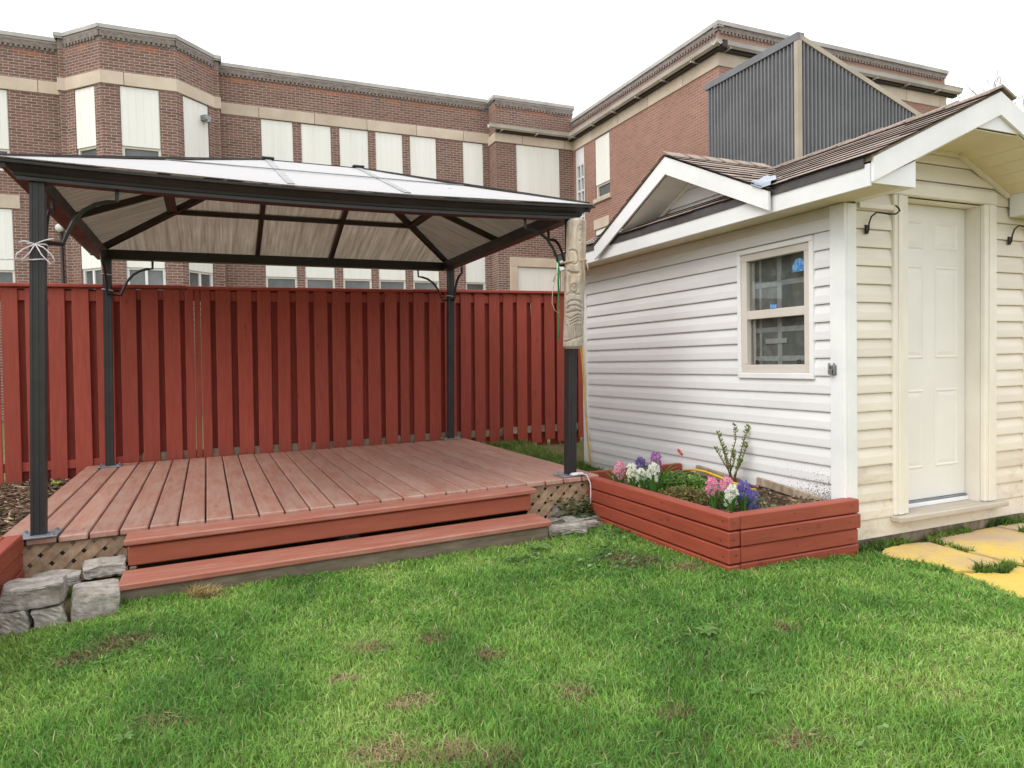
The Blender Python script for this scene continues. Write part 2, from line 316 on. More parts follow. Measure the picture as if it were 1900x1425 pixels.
    def build(s, name, m, parent=None, smooth=False, uv=None, cols=None, edge=None):
        me = bpy.data.meshes.new(name); me.from_pydata(s.v, [], s.f)
        if getattr(s, 'fix', False):
            bm = bmesh.new(); bm.from_mesh(me); bmesh.ops.recalc_face_normals(bm, faces=bm.faces); bm.to_mesh(me); bm.free()
        if smooth: me.shade_smooth()
        if uv is not None:
            l = me.uv_layers.new(name='UVMap')
            for i, lp in enumerate(me.loops): l.data[i].uv = uv[lp.vertex_index]
        if cols is not None:
            a = me.color_attributes.new('col', 'FLOAT_COLOR', 'POINT'); a.data.foreach_set('color', np.asarray(cols, dtype=np.float32).ravel())
        me.materials.append(m)
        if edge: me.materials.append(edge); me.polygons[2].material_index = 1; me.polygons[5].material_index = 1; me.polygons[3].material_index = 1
        o = bpy.data.objects.new(name, me); COL.objects.link(o)
        if parent: put(o, parent)
        return o
def put(o, parent):
    o.parent = parent
    if parent.type == 'EMPTY': o.matrix_parent_inverse = Matrix.Translation(-parent.location)
def tag(o, label, cat, group=None):
    o['label'] = label; o['category'] = cat
    if group: o['group'] = group
    return o
def thing(name, label, cat, loc=(0, 0, 0), group=None):
    e = bpy.data.objects.new(name, None); COL.objects.link(e); e.location = loc; e.empty_display_size = .1
    return tag(e, label, cat, group)
def struct(o, kind='structure'): o['kind'] = kind; return o
def bulk(name, V, F, C, m, parent=None):
    """large triangle mesh from numpy arrays"""
    me = bpy.data.meshes.new(name); V = np.asarray(V, np.float32); F = np.asarray(F, np.int32)
    me.vertices.add(len(V)); me.vertices.foreach_set('co', V.ravel()); me.loops.add(F.size); me.loops.foreach_set('vertex_index', F.ravel())
    me.polygons.add(len(F)); me.polygons.foreach_set('loop_start', np.arange(0, F.size, F.shape[1], dtype=np.int32)); me.update(calc_edges=True)
    a = me.color_attributes.new('col', 'FLOAT_COLOR', 'POINT'); a.data.foreach_set('color', np.c_[C, np.ones(len(C))].astype(np.float32).ravel())
    me.materials.append(m); o = bpy.data.objects.new(name, me); COL.objects.link(o)
    if parent: put(o, parent)
    return o
class VN:
    """value noise on a numpy grid"""
    def __init__(s, seed): s.g = np.random.default_rng(seed).random((64, 64))
    def __call__(s, x, y, sc):
        x = x * sc + 100; y = y * sc + 100; i = np.floor(x).astype(int); j = np.floor(y).astype(int); fx = x - i; fy = y - j
        fx = fx * fx * (3 - 2 * fx); fy = fy * fy * (3 - 2 * fy); g = lambda a, b: s.g[a % 64, b % 64]
        return (g(i, j) * (1 - fx) + g(i + 1, j) * fx) * (1 - fy) + (g(i, j + 1) * (1 - fx) + g(i + 1, j + 1) * fx) * fy
VA, VB, VC_ = VN(1), VN(2), VN(3)
def lerp(a, b, t_): return a + (b - a) * t_

# ------------------------------------------------------------------ ground
def sstep(a, b, x): t_ = np.clip((x - a) / (b - a), 0, 1); return t_ * t_ * (3 - 2 * t_)
def ground_z(x, y):
    x = np.asarray(x, float); y = np.asarray(y, float)
    z = .012 * (VA(x, y, 1.3) - .5) + .02 * (VB(x, y, .5) - .5)
    z = z - .03 * sstep(2.9, 3.6, x) - .025 * sstep(-.3, -1.0, x) * sstep(4.6, 4.0, y)
    back = sstep(4.9, 7.6, y) * sstep(9.0, 8.2, y)
    z = z + back * (.10 + .07 * sstep(1, 3, x))
    z = z + .05 * sstep(-1.0, -1.3, x) * sstep(4.3, 4.8, y) * sstep(9., 8., y)
    return z
def build_ground():
    xs = np.r_[[-150, -60, -25, -10], np.arange(-5, 9.01, .12), [14, 25, 60, 150]]; ys = np.r_[[-150, -50, -15, -5], np.arange(-2, 9.01, .12), [14, 25, 60, 150]]
    X, Y = np.meshgrid(xs, ys, indexing='ij'); Z = ground_z(X, Y); nx, ny = X.shape
    V = np.c_[X.ravel(), Y.ravel(), Z.ravel()]; a = (np.arange(nx - 1)[:, None] * ny + np.arange(ny - 1)).ravel()
    F = np.c_[a, a + ny, a + ny + 1, a + 1]
    o = bulk('ground', V, F, np.ones((len(V), 3)) * .2, M_ground); o.data.shade_smooth(); struct(o)
build_ground()

# ------------------------------------------------------------------ school building behind the fence
SCH = thing('school_building', 'long two-storey brown brick building with boarded white windows behind the red fence', 'building', (4, 20, 0))
def wall_holes(name, a, b, z0, z1, holes, m, depth=.14, parent=None, u0=0):
    """upright wall from plan point a to b (outside on the right-hand side walking a->b), rectangular holes (u0,u1,z0,z1) with reveals"""
    a = Vector((a[0], a[1], 0)); b = Vector((b[0], b[1], 0)); L = (b - a).length; d_ = (b - a) / L; nrm = Vector((d_.y, -d_.x, 0))
    us = sorted({0, L, *[h[0] for h in holes], *[h[1] for h in holes]}); zs = sorted({z0, z1, *[h[2] for h in holes], *[h[3] for h in holes]})
    V = []; F = []; UV = []
    def q(pts, uvs):
        n = len(V); V.extend(pts); UV.extend(uvs); F.append((n, n + 1, n + 2, n + 3))
    P = lambda u, z, k=0: a + d_ * u + Vector((0, 0, z)) - nrm * k
    for i in range(len(us) - 1):
        for j in range(len(zs) - 1):
            uc, zc = (us[i] + us[i + 1]) / 2, (zs[j] + zs[j + 1]) / 2
            if any(h[0] < uc < h[1] and h[2] < zc < h[3] for h in holes): continue
            c = [(us[i], zs[j]), (us[i + 1], zs[j]), (us[i + 1], zs[j + 1]), (us[i], zs[j + 1])]
            q([P(*p) for p in c], [(p[0] + u0, p[1]) for p in c])
    for h in holes:
        for (p1, p2) in (((h[0], h[2]), (h[0], h[3])), ((h[0], h[3]), (h[1], h[3])), ((h[1], h[3]), (h[1], h[2])), ((h[1], h[2]), (h[0], h[2]))):
            q([P(*p1), P(*p2), P(*p2, depth), P(*p1, depth)], [(p1[0] + u0, p1[1]), (p2[0] + u0, p2[1]), (p2[0] + u0 + depth, p2[1]), (p1[0] + u0 + depth, p1[1])])
    mb = MB(); mb.v = [tuple(p) for p in V]; mb.f = F
    return mb.build(name, m, parent, uv=UV)
class Frame:
    """local (u along wall, k outward, z) -> world"""
    def __init__(s, a, b):
        s.a = Vector((a[0], a[1], 0)); s.d = (Vector((b[0], b[1], 0)) - s.a); s.L = s.d.length; s.d.normalize(); s.n = Vector((s.d.y, -s.d.x, 0))
    def p(s, u, k, z): return s.a + s.d * u + s.n * k + Vector((0, 0, z))
    def box(s, mb, u0, u1, k0, k1, z0, z1, c=0):
        q = [s.p(u0, k1, z0), s.p(u1, k1, z0), s.p(u1, k0, z0), s.p(u0, k0, z0), s.p(u0, k1, z1), s.p(u1, k1, z1), s.p(u1, k0, z1), s.p(u0, k0, z1)]
        return mb.chexa(q, c) if c else mb.hexa(q)
def school_window(fr, u0, u1, z0, zp, z1, div=0, board=True):
    """tall opening: boarded white upper part (zp..z1), glazed strip (z0..zp) below"""
    w_ = MB(); fr.box(w_, u0, u1, -.12, -.05, z1 - .05, z1); fr.box(w_, u0, u0 + .06, -.121, -.05, z0, z1 - .05); fr.box(w_, u1 - .06, u1, -.121, -.05, z0, z1 - .05)
    fr.box(w_, u0 + .06, u1 - .06, -.12, -.06, z0, z0 + .06); fr.box(w_, u0 + .06, u1 - .06, -.12, -.06, zp - .05, zp)
    if div: fr.box(w_, (u0 + u1) / 2 - .03, (u0 + u1) / 2 + .03, -.119, -.062, z0 + .06, zp - .05)
    o = w_.build('window', M_cream if not div else M_white, SCH)
    g = MB(); fr.box(g, u0 + .03, u1 - .03, -.125, -.1, z0 + .02, zp - .02); g.build('pane', M_glassd, o)
    if board:
        n = max(3, int((u1 - u0) / .14)); b_ = MB(); zt = z1 - .015
        for i in range(n):                                             # boarding with shallow ribs
            a0 = u0 + .01 + (u1 - u0 - .02) * i / n; a1 = u0 + .01 + (u1 - u0 - .02) * (i + 1) / n
            fr.box(b_, a0, a1 - .012, -.06, -.02, zp, zt); fr.box(b_, a1 - .012, a1, -.06, -.026, zp, zt)
        b_.build('panel', M_panel, o)
    return o
def stone_row(fr, u0, u1, z0, z1, proud, first=.7, step=1.45, name='stone_block', m=None):
    u = u0; k = 0
    while u < u1 - .02:
        e = min(u1, u + (first if k == 0 else step)); 
        if u1 - e < .25: e = u1
        mb = MB(); fr.box(mb, u + .006, e - .006, -.1, proud, z0, z1, .008); mb.build(name, m or M_stoneb, SCH); u = e; k += 1
def coping(fr, u0, u1, z0, z1, proud):
    mb = MB(); fr.box(mb, u0, u1, -.3, proud, z0 + .04, z1); fr.box(mb, u0, u1, -.1, proud * .5, z0, z0 + .04); mb.build('coping', M_coping, SCH)
def dentils(fr, u0, u1, z, k0=.0):
    mb = MB(); u = u0 + .05
    while u < u1 - .1:
        fr.box(mb, u, u + .058, -.02, k0 + .035, z, z + .06); u += .105
    fr.box(mb, u0, u1, -.02, k0 + .036, z + .0601, z + .19); o = mb.build('dentil_course', M_dent, SCH); o['kind'] = 'stuff'
ZT, ZB0, ZB1 = 9.2, 7.86, 8.16
def facade(a, b, wins, mat_, ztop, zb0, zb1, proud=.03, band=True, extra=(), first=.7, u0=0, dent=True):
    fr = Frame(a, b); holes = []
    for (u_0, u_1) in wins: holes += [(u_0, u_1, 5.95, zb0), (u_0, u_1, 3.05, 5.07)]
    holes += list(extra)
    wall_holes('wall', a, b, 0, ztop - .12, holes, mat_, .14, SCH, u0)
    if band: stone_row(fr, -proud, fr.L + proud, zb0 + .002, zb1, proud, first)
    coping(fr, -.05, fr.L + .05, ztop - .13, ztop, .07)
    if dent: dentils(fr, 0, fr.L, ztop - .32)
    return fr
# left of the bay
fA = facade((-9, 20), (-3.0, 20), [(4.0, 4.9)], M_brickA, ZT, ZB0, ZB1, first=1.2)
for f_, ws in ((fA, [(4.0, 4.9)]),):
    for u0_, u1_ in ws: school_window(f_, u0_, u1_, 5.95, 6.47, ZB0); school_window(f_, u0_, u1_, 3.05, 3.62, 5.07); stone_row(f_, u0_ - .15, u1_ + .17, 5.071, 5.39, .02, 3, 3, 'lintel')
# bay
bay = [(-3.0, 20), (-3.0, 19.65), (-2.86, 19.65), (-2.03, 18.8), (-.45, 18.8), (.40, 19.65), (.53, 19.65), (.53, 20)]
bw = {2: [(.27, .95)], 3: [(.37, 1.20)], 4: [(.19, 1.0)]}
for i in range(7):
    f_ = facade(bay[i], bay[i + 1], bw.get(i, []), M_brickA, ZT + .005, ZB0, ZB1, .03, first=.5 if i == 3 else 5, u0=i * 1.7, dent=i in (2, 3, 4))
    for u0_, u1_ in bw.get(i, []):
        school_window(f_, u0_, u1_, 5.95, 6.47 if i != 4 else 6.05, ZB0); school_window(f_, u0_, u1_, 3.05, 3.62, 5.07, div=1 if i == 3 else 2 if i in (2, 4) else 0)
        stone_row(f_, u0_ - .08, u1_ + .08, 5.071, 5.39, .02, 3, 3, 'lintel')
# between bay and corner pavilion
wB = [(1.54, 2.37), (2.58, 3.39), (3.61, 4.43), (4.63, 5.43), (5.64, 6.45), (7.28, 7.94)]
fB = facade((.53, 20), (8.13, 20), [(p - .53, q - .53) for p, q in wB], M_brickA, ZT - .02, ZB0, ZB1, first=1.0)
for p, q in wB:
    school_window(fB, p - .53, q - .53, 5.95, 6.25, ZB0); school_window(fB, p - .53, q - .53, 3.05, 3.64, 5.07); stone_row(fB, p - .61, q - .45, 5.071, 5.39, .02, 3, 3, 'lintel')
# pavilion
facade((8.13, 20), (8.13, 19.455), [], M_brickA, 9.14, 7.78, 8.05, dent=False, first=5)
fP = facade((8.13, 19.455), (10.75, 19.455), [], M_brickA, 9.14, 7.78, 8.05, extra=[(.67, 2.15, 5.95, 7.78), (.63, 2.11, 2.6, 4.08)], first=.9)
school_window(fP, .67, 2.15, 5.95, 6.0, 7.78); school_window(fP, .63, 2.11, 2.6, 2.7, 4.08)
stone_row(fP, .37, 2.32, 4.081, 4.36, .05, 3, 3, 'lintel'); stone_row(fP, .37, .629, 2.6, 4.08, .05, 3, 3, 'jamb_stone'); stone_row(fP, 2.111, 2.32, 2.6, 4.08, .05, 3, 3, 'jamb_stone')
# wing coming towards the garden
fW = Frame((10.75, 19.455), (10.75, 12.64))
wwin = [(.155, .695, 5.2, 7.73), (1.345, 2.155, 5.95, 7.73), (1.3, 2.0, 3.2, 5.06)]
wall_holes('wall', (10.75, 19.455), (10.75, 12.64), 0, 8.6, wwin, M_brickB, .14, SCH)
stone_row(fW, 0, fW.L + .03, 7.735, 8.05, .03, 1.2, 1.45); coping(fW, 0, fW.L + .06, 8.59, 8.72, .07); dentils(fW, 0, fW.L, 8.46)
school_window(fW, 1.345, 2.155, 5.95, 6.36, 7.73); school_window(fW, 1.3, 2.0, 3.2, 3.3, 5.06)
sb = MB(); fW.box(sb, 1.28, 2.22, -.05, .06, 5.83, 5.949, .01); sb.build('window_sill', M_stoneb, SCH); stone_row(fW, 1.23, 2.08, 5.061, 5.36, .02, 3, 3, 'lintel')
def paned():
    u0, u1, z0, z1 = wwin[0]; mb = MB()
    fW.box(mb, u0, u0 + .08, -.1, -.02, z0, z1); fW.box(mb, u1 - .08, u1, -.1, -.02, z0, z1); fW.box(mb, u0 + .08, u1 - .08, -.1, -.021, z1 - .5, z1)
    for k in range(6): fW.box(mb, u0 + .08, u1 - .08, -.1, -.03, z0 + k * .4, z0 + k * .4 + .05)
    fW.box(mb, (u0 + u1) / 2 - .03, (u0 + u1) / 2 + .03, -.099, -.028, z0 + .05, z1 - .5)
    o = mb.build('window', M_white, SCH); g = MB(); fW.box(g, u0 + .04, u1 - .04, -.12, -.09, z0, z1 - .4); g.build('pane', M_glassd, o)
paned()
fF = Frame((10.75, 12.64), (18.35, 12.64))
wall_holes('wall', (10.75, 12.64), (18.35, 12.64), 0, 8.6, [], M_brickB, .1, SCH, 7); stone_row(fF, -.03, fF.L + .03, 7.735, 8.05, .03, .9, 1.3); coping(fF, -.06, fF.L + .06, 8.59, 8.72, .07); dentils(fF, 0, fF.L, 8.46)
wall_holes('wall', (18.35, 12.64), (18.35, 30), 0, 8.6, [], M_brickB, .1, SCH, 3); wall_holes('wall', (-9, 32), (-9, 20), 0, 9.08, [], M_brickA, .1, SCH)
fS = Frame((18.35, 12.64), (18.35, 30)); stone_row(fS, 0, fS.L, 7.735, 8.05, .03, .9, 1.45); coping(fS, 0, fS.L, 8.59, 8.72, .07)
rf = MB(); rf.add([(-9, 20, 8.9), (8.13, 20, 8.9), (8.13, 19.46, 8.9), (10.8, 19.46, 8.9), (10.8, 32, 8.9), (-9, 32, 8.9)], [(0, 1, 2, 3, 4, 5)]); rf.build('roof', M_roofg, SCH)
rf = MB(); rf.add([(10.76, 12.65, 8.4), (18.34, 12.65, 8.4), (18.34, 30, 8.4), (10.76, 30, 8.4)], [(0, 1, 2, 3)]); rf.build('roof', M_roofg, SCH)
rf = MB(); rf.add([(p[0], p[1], 8.95) for p in bay], [tuple(range(8))]); rf.build('roof', M_roofg, SCH)
def gutter(fr, u0, u1, z):
    prof = [(.0, .1), (.02, .02), (.09, -.03), (.17, .0), (.2, .08), (.22, .1), (.19, .1), (.16, .03), (.09, .0), (.04, .04), (.02, .1)]
    mb = MB(); mb.prism([fr.p(u0, .1 + k, z + h) for k, h in prof], fr.d * (u1 - u0)); o = mb.build('gutter', M_gut, SCH); u_ = MB(); fr.box(u_, u0 + .3 if u0 < 0 else u0, u1, .001, .14, z - .068, z + .1); u_.build('gutter_shadow_strip', M_iron, o)  # dark strip added under the gutter to stand for its shadow
    b_ = MB(); u = u0 + .4
    while u < u1: fr.box(b_, u, u + .03, 0, .27, z - .07, z - .03); u += 1.15
    b_.build('gutter_bracket', M_coping, o)
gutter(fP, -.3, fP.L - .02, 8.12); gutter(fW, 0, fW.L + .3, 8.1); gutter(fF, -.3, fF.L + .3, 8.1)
mb = MB(); mb.tube([(-3.12, 19.95, 0), (-3.12, 19.95, 4.55)], .03, 8); mb.build('conduit', M_iron, SCH, True)
mb = MB(); mb.tube([(-3.15, 20.02, 4.66), (-3.15, 19.93, 4.66), (-3.15, 19.9, 4.66)], [.10, .10, .07], 20); mb.build('wall_lamp', M_lamp, SCH, True)
mb = MB(); fb = Frame(bay[4], bay[5]); fb.box(mb, .74, .92, -.03, .16, 7.42, 7.55, .01); fb.box(mb, .78, .88, .1, .2, 7.36, 7.43, .01); mb.build('security_light', M_galv, SCH)

# ------------------------------------------------------------------ grey corrugated stair enclosure
STE = thing('stair_enclosure', 'dark grey corrugated metal stair enclosure with a sloping top against the brick wing', 'enclosure', (12, 11, 0))
def corrugated(fr, u0, u1, ztop, name):
    prof = []; u = u0
    while u < u1 - 1e-6:
        for du, k in ((0, 0), (.045, 0), (.058, .045), (.087, .045), (.1, 0)):
            if u + du <= u1 and not (prof and abs(prof[-1][0] - u - du) < 1e-6): prof.append((u + du, k))
        u += .1
    mb = MB(); n = len(prof)
    for u, k in prof: mb.v.append(tuple(fr.p(u, k, 0)))
    for u, k in prof: mb.v.append(tuple(fr.p(u, k, ztop(u))))
    mb.f = [(i, i + 1, n + i + 1, n + i) for i in range(n - 1)]; return mb.build(name, M_metal, STE)
gL = Frame((10.4, 12.60), (10.4, 10.02)); gR = Frame((10.4, 10.02), (17.0, 10.02))
corrugated(gL, 0, gL.L - .04, lambda u: 7.2, 'cladding'); rt_ = lambda u: 7.2 - .3239 * u
corrugated(gR, .04, gR.L, rt_, 'cladding')
mb = MB(); gL.box(mb, gL.L - .04, gL.L + .055, -.02, .06, 0, 7.16); gR.box(mb, -.054, .04, -.02, .059, 0, 7.13); mb.build('corner_trim', M_mtrim, STE)
mb = MB(); gL.box(mb, -.02, gL.L + .06, -.1, .07, 7.12, 7.26); mb.build('roof_trim', M_metal, STE)
mb = MB(); mb.hexa([gR.p(0, .06, 7.14), gR.p(6.6, .06, rt_(6.6) - .06), gR.p(6.6, -.05, rt_(6.6) - .06), gR.p(0, -.05, 7.14), gR.p(0, .06, 7.24), gR.p(6.6, .06, rt_(6.6) + .04), gR.p(6.6, -.05, rt_(6.6) + .04), gR.p(0, -.05, 7.24)]); mb.build('roof_trim', M_mtrim, STE)
mb = MB(); mb.add([(10.4, 10.02, 7.2), (17, 10.02, rt_(6.6)), (17, 12.63, rt_(6.6)), (10.4, 12.63, 7.2)], [(0, 1, 2, 3)]); mb.build('roof', M_metal, STE)
mb = MB(); mb.add([(17, 10.02, 0), (17, 12.63, 0), (17, 12.63, rt_(6.6)), (17, 10.02, rt_(6.6))], [(0, 1, 2, 3)]); mb.build('end_wall', M_metal, STE)

# ------------------------------------------------------------------ bare tree beyond the shed roof
def bare_tree(base, h, seed, label):
    r_ = random.Random(seed); t_ = thing('bare_tree', label, 'tree', base); mb = MB(); tr = MB(); B = Vector(base)
    tr.tube([B, B + Vector((.1, 0, h * .3)), B + Vector((0, .1, h * .5))], [.28, .2, .14], 8); tr.build('trunk', M_bark, t_, True)
    def grow(p, d_, L, r0, lvl):
        pts = [p]; q = p.copy(); dd = d_.copy()
        for k in range(4):
            dd = (dd + Vector((r_.uniform(-.22, .22), r_.uniform(-.22, .22), r_.uniform(-.05, .2)))).normalized(); q = q + dd * L / 4; pts.append(q.copy())
        mb.tube(pts, [lerp(r0, r0 * .5, k / 4) for k in range(5)], 5 if lvl < 2 else 3, caps=False)
        if lvl < 4:
            for k in range(4 if lvl < 3 else 3):
                i = r_.randint(1, 4); nd = (dd + Vector((r_.uniform(-1, 1), r_.uniform(-1, 1), r_.uniform(-.1, .8))) * .9).normalized(); grow(pts[i], nd, L * r_.uniform(.5, .72), r0 * .5, lvl + 1)
    for k in range(7): grow(B + Vector((0, 0, h * (.32 + .03 * k))), Vector((math.cos(k * 2.4), math.sin(k * 2.4), .8)).normalized(), h * .33, .09, 0)
    mb.build('crown', M_bark, t_, True)
bare_tree((44.5, 24, 0), 17, 3, 'bare leafless tree whose twigs show beyond the shed roof')

# ------------------------------------------------------------------ red fence
FEN = thing('fence', 'tall red board-on-board wooden fence behind the deck', 'fence', (1, 7.88, 0))
FB = [(-2.98, -2.85), (-2.80, -2.67), (-2.61, -2.48), (-2.42, -2.29), (-2.23, -2.10), (-2.044, -1.915), (-1.891, -1.759), (-1.74, -1.61), (-1.554, -1.421), (-1.374, -1.238), (-1.176, -1.033), (-.974, -.832), (-.771, -.631), (-.588, -.439), (-.386, -.238), (-.194, -.112), (-.105, -.052), (-.045, .043), (.095, .24), (.303, .446), (.499, .635), (.7, .828), (.895, 1.03), (1.082, 1.226), (1.272, 1.419), (1.473, 1.604), (1.665, 1.806), (1.861, 1.999), (2.036, 2.138), (2.195, 2.324), (2.383, 2.521), (2.574, 2.708), (2.769, 2.898), (2.947, 3.078), (3.134, 3.269), (3.319, 3.448), (3.506, 3.638), (3.697, 3.831), (3.883, 4.02), (4.058, 4.173), (4.204, 4.313), (4.36, 4.49), (4.54, 4.67), (4.72, 4.85), (4.9, 5.03), (5.08, 5.21), (5.26, 5.39)]
ftop = lambda x: 2.003 + .0085 * x
for i, (a, b) in enumerate(FB):
    j = lambda s=.006: random.uniform(-s, s); lean = j(.012); zb = .15 + .012 * a + j(.02); y0 = 7.842 + j(.003); xm = .05 * .0
    dx = .028 + lean * .6
    p = [(a - dx * .5, y0, zb), (b - dx * .5, y0, zb + j()), (b - dx * .5, y0 + .018, zb), (a - dx * .5, y0 + .018, zb), (a + dx * .5, y0, ftop(a) - .002), (b + dx * .5, y0, ftop(b) - .002), (b + dx * .5, y0 + .018, ftop(b) - .002), (a + dx * .5, y0 + .018, ftop(a) - .002)]
    MB().chexa(p, .003).build('board', M_fence, FEN)
    if i + 1 < len(FB) and FB[i + 1][0] - b > .03:
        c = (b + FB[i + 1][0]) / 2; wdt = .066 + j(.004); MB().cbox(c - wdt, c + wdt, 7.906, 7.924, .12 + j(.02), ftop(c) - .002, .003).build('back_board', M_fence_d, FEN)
def rail(x0, x1, z0, z1, m): MB().cbox(x0, x1, 7.862, 7.905, z0, z1, .004).build('rail', m, FEN)
for x0, x1 in ((-3, -.62), (-.618, 1.85), (1.852, 3.3), (3.302, 5.4)):
    mz = .0085 * (x0 + x1) / 2; rail(x0, x1, 1.885 + mz, 1.985 + mz, M_fence)
    rail(x0, x1, .27 + mz, .355 + mz, M_fence if x1 < 0 else M_raw)
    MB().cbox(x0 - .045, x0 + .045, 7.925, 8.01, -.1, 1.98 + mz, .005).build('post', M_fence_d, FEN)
for x0, x1, dz in ((-3, -.16, .004), (-.158, 2.2, -.004), (2.202, 5.4, .0)):
    MB().chexa([(x0, 7.80, ftop(x0) + dz), (x1, 7.80, ftop(x1) + dz), (x1, 7.965, ftop(x1) + dz), (x0, 7.965, ftop(x0) + dz), (x0, 7.80, ftop(x0) + .034 + dz), (x1, 7.80, ftop(x1) + .034 + dz), (x1, 7.965, ftop(x1) + .034 + dz), (x0, 7.965, ftop(x0) + .034 + dz)], .006).build('cap', M_fence, FEN)
MB().cbox(-3, -1.2, 7.80, 7.87, .0, .12, .006).build('kick_board', M_raw, FEN)

# ------------------------------------------------------------------ deck with steps and lattice
DK = thing('wooden_deck', 'low red painted wooden deck with two front steps under the gazebo', 'deck', (.8, 6, 0))
dz = lambda x: .292 + .015 * x
NB = 25; PIT = 3.79 / NB
for i in range(NB):
    a = -1.09 + i * PIT; b = a + PIT - .010; ja = random.uniform(-.002, .002); yf = 4.55 + random.uniform(-.004, .004); yb = 7.80 - .075 * (a + 1.09)
    z0 = dz(a) + ja; z1 = dz(b) + ja
    MB().chexa([(a, yf, z0 - .036), (b, yf, z1 - .036), (b, yb, z1 - .036), (a, yb, z0 - .036), (a, yf, z0), (b, yf, z1), (b, yb, z1), (a, yb, z0)], .006).build('board', M_deck, DK)
nl = MB()
for i in range(NB):
    for y in (4.68, 5.22, 5.82, 6.42, 7.02):
        for u in (.03, .11):
            x = -1.09 + i * PIT + u + random.uniform(-.006, .006); yy = y + random.uniform(-.008, .008); z = dz(x) + .0035; r5 = .0042
            nl.add([(x + r5 * math.cos(k), yy + r5 * math.sin(k), z) for k in (0, 1.05, 2.09, 3.14, 4.19, 5.24)], [(0, 1, 2, 3, 4, 5)])
o = nl.build('nail_heads', M_iron, DK); o['kind'] = 'stuff'
def beamx(x0, x1, y0, y1, h, m=M_raw, name='joist', drop=.0375):
    MB().hexa([(x0, y0, dz(x0) - drop - h), (x1, y0, dz(x1) - drop - h), (x1, y1, dz(x1) - drop - h), (x0, y1, dz(x0) - drop - h), (x0, y0, dz(x0) - drop), (x1, y0, dz(x1) - drop), (x1, y1, dz(x1) - drop), (x0, y1, dz(x0) - drop)]).build(name, m, DK)
for y in (4.66, 5.2, 5.8, 6.4, 7.0, 7.44): beamx(-1.06, 2.67, y, y + .04, .14)
for x in (-1.07, 2.64): MB().box(x, x + .035, 4.70, 7.5, dz(x) - .19, dz(x) - .038).build('rim_board', M_riser, DK)
for x in (-.9, .85, 2.5):
    for y in (4.75, 7.1): MB().cbox(x - .07, x + .07, y, y + .14, -.1, dz(x) - .18, .008).build('foundation_block', M_stone, DK)
def tread(x0, x1, yl0, yl1, yr0, yr1, zl, zr, t, m, name):
    MB().chexa([(x0, yl0, zl - t), (x1, yr0, zr - t), (x1, yr1, zr - t), (x0, yl1, zl - t), (x0, yl0, zl), (x1, yr0, zr), (x1, yr1, zr), (x0, yl1, zl)], .007).build(name, m, DK)
tread(-.445, 2.095, 4.315, 4.543, 4.395, 4.543, .268, .306, .034, M_step, 'tread')
tread(-.45, 2.075, 4.03, 4.31, 4.13, 4.41, .105, .135, .036, M_step, 'tread')
tread(-.43, 2.06, 4.345, 4.385, 4.425, 4.465, .222, .262, .108, M_riser, 'riser')
tread(-.45, 2.06, 4.055, 4.10, 4.155, 4.20, .066, .096, .14, M_base, 'base_plank')
for x, y in ((-.44, 4.12), (.8, 4.16), (2.03, 4.22)): MB().cbox(x, x + .038, y, 4.54, -.05, .066 + .012 * (x + .45), .004).build('stringer', M_raw, DK)
def lattice(x0, x1, z0, z1, y, parent):
    """two layers of diagonal slats clipped to the rectangle"""
    def clip(poly):
        for ax, lim, sg in ((0, x0, 1), (0, x1, -1), (1, z0, 1), (1, z1, -1)):
            out = []
            for i in range(len(poly)):
                p, q = poly[i - 1], poly[i]; ip = sg * (p[ax] - lim) >= 0; iq = sg * (q[ax] - lim) >= 0
                if ip != iq: t_ = (lim - p[ax]) / (q[ax] - p[ax]); out.append((lerp(p[0], q[0], t_), lerp(p[1], q[1], t_)))
                if iq: out.append(q)
            poly = out
            if len(poly) < 3: return None
        return poly
    for layer, sg in ((0, 1), (1, -1)):
        s = -1.2
        while s < 1.2:
            cx = (x0 + x1) / 2 + s; w_ = .026 * 1.41; L = .6
            zc = (z0 + z1) / 2; p = clip([(cx - sg * L - w_, zc - L), (cx - sg * L + w_, zc - L), (cx + sg * L + w_, zc + L), (cx + sg * L - w_, zc + L)])
            s += .104
            if p and len(p) > 2:
                yy = y + layer * .0075; MB().prism([(q[0], yy, q[1]) for q in p], (0, .007, 0)).build('lattice_slat', M_slat, parent)
lattice(-.985, -.455, .01, .238, 4.583, DK); lattice(2.10, 2.62, .03, .285, 4.583, DK)
MB().cbox(-.985, -.455, 4.60, 4.63, .215, .238, .003).build('lattice_rail', M_raw, DK); MB().cbox(2.10, 2.62, 4.60, 4.63, .262, .285, .003).build('lattice_rail', M_raw, DK)

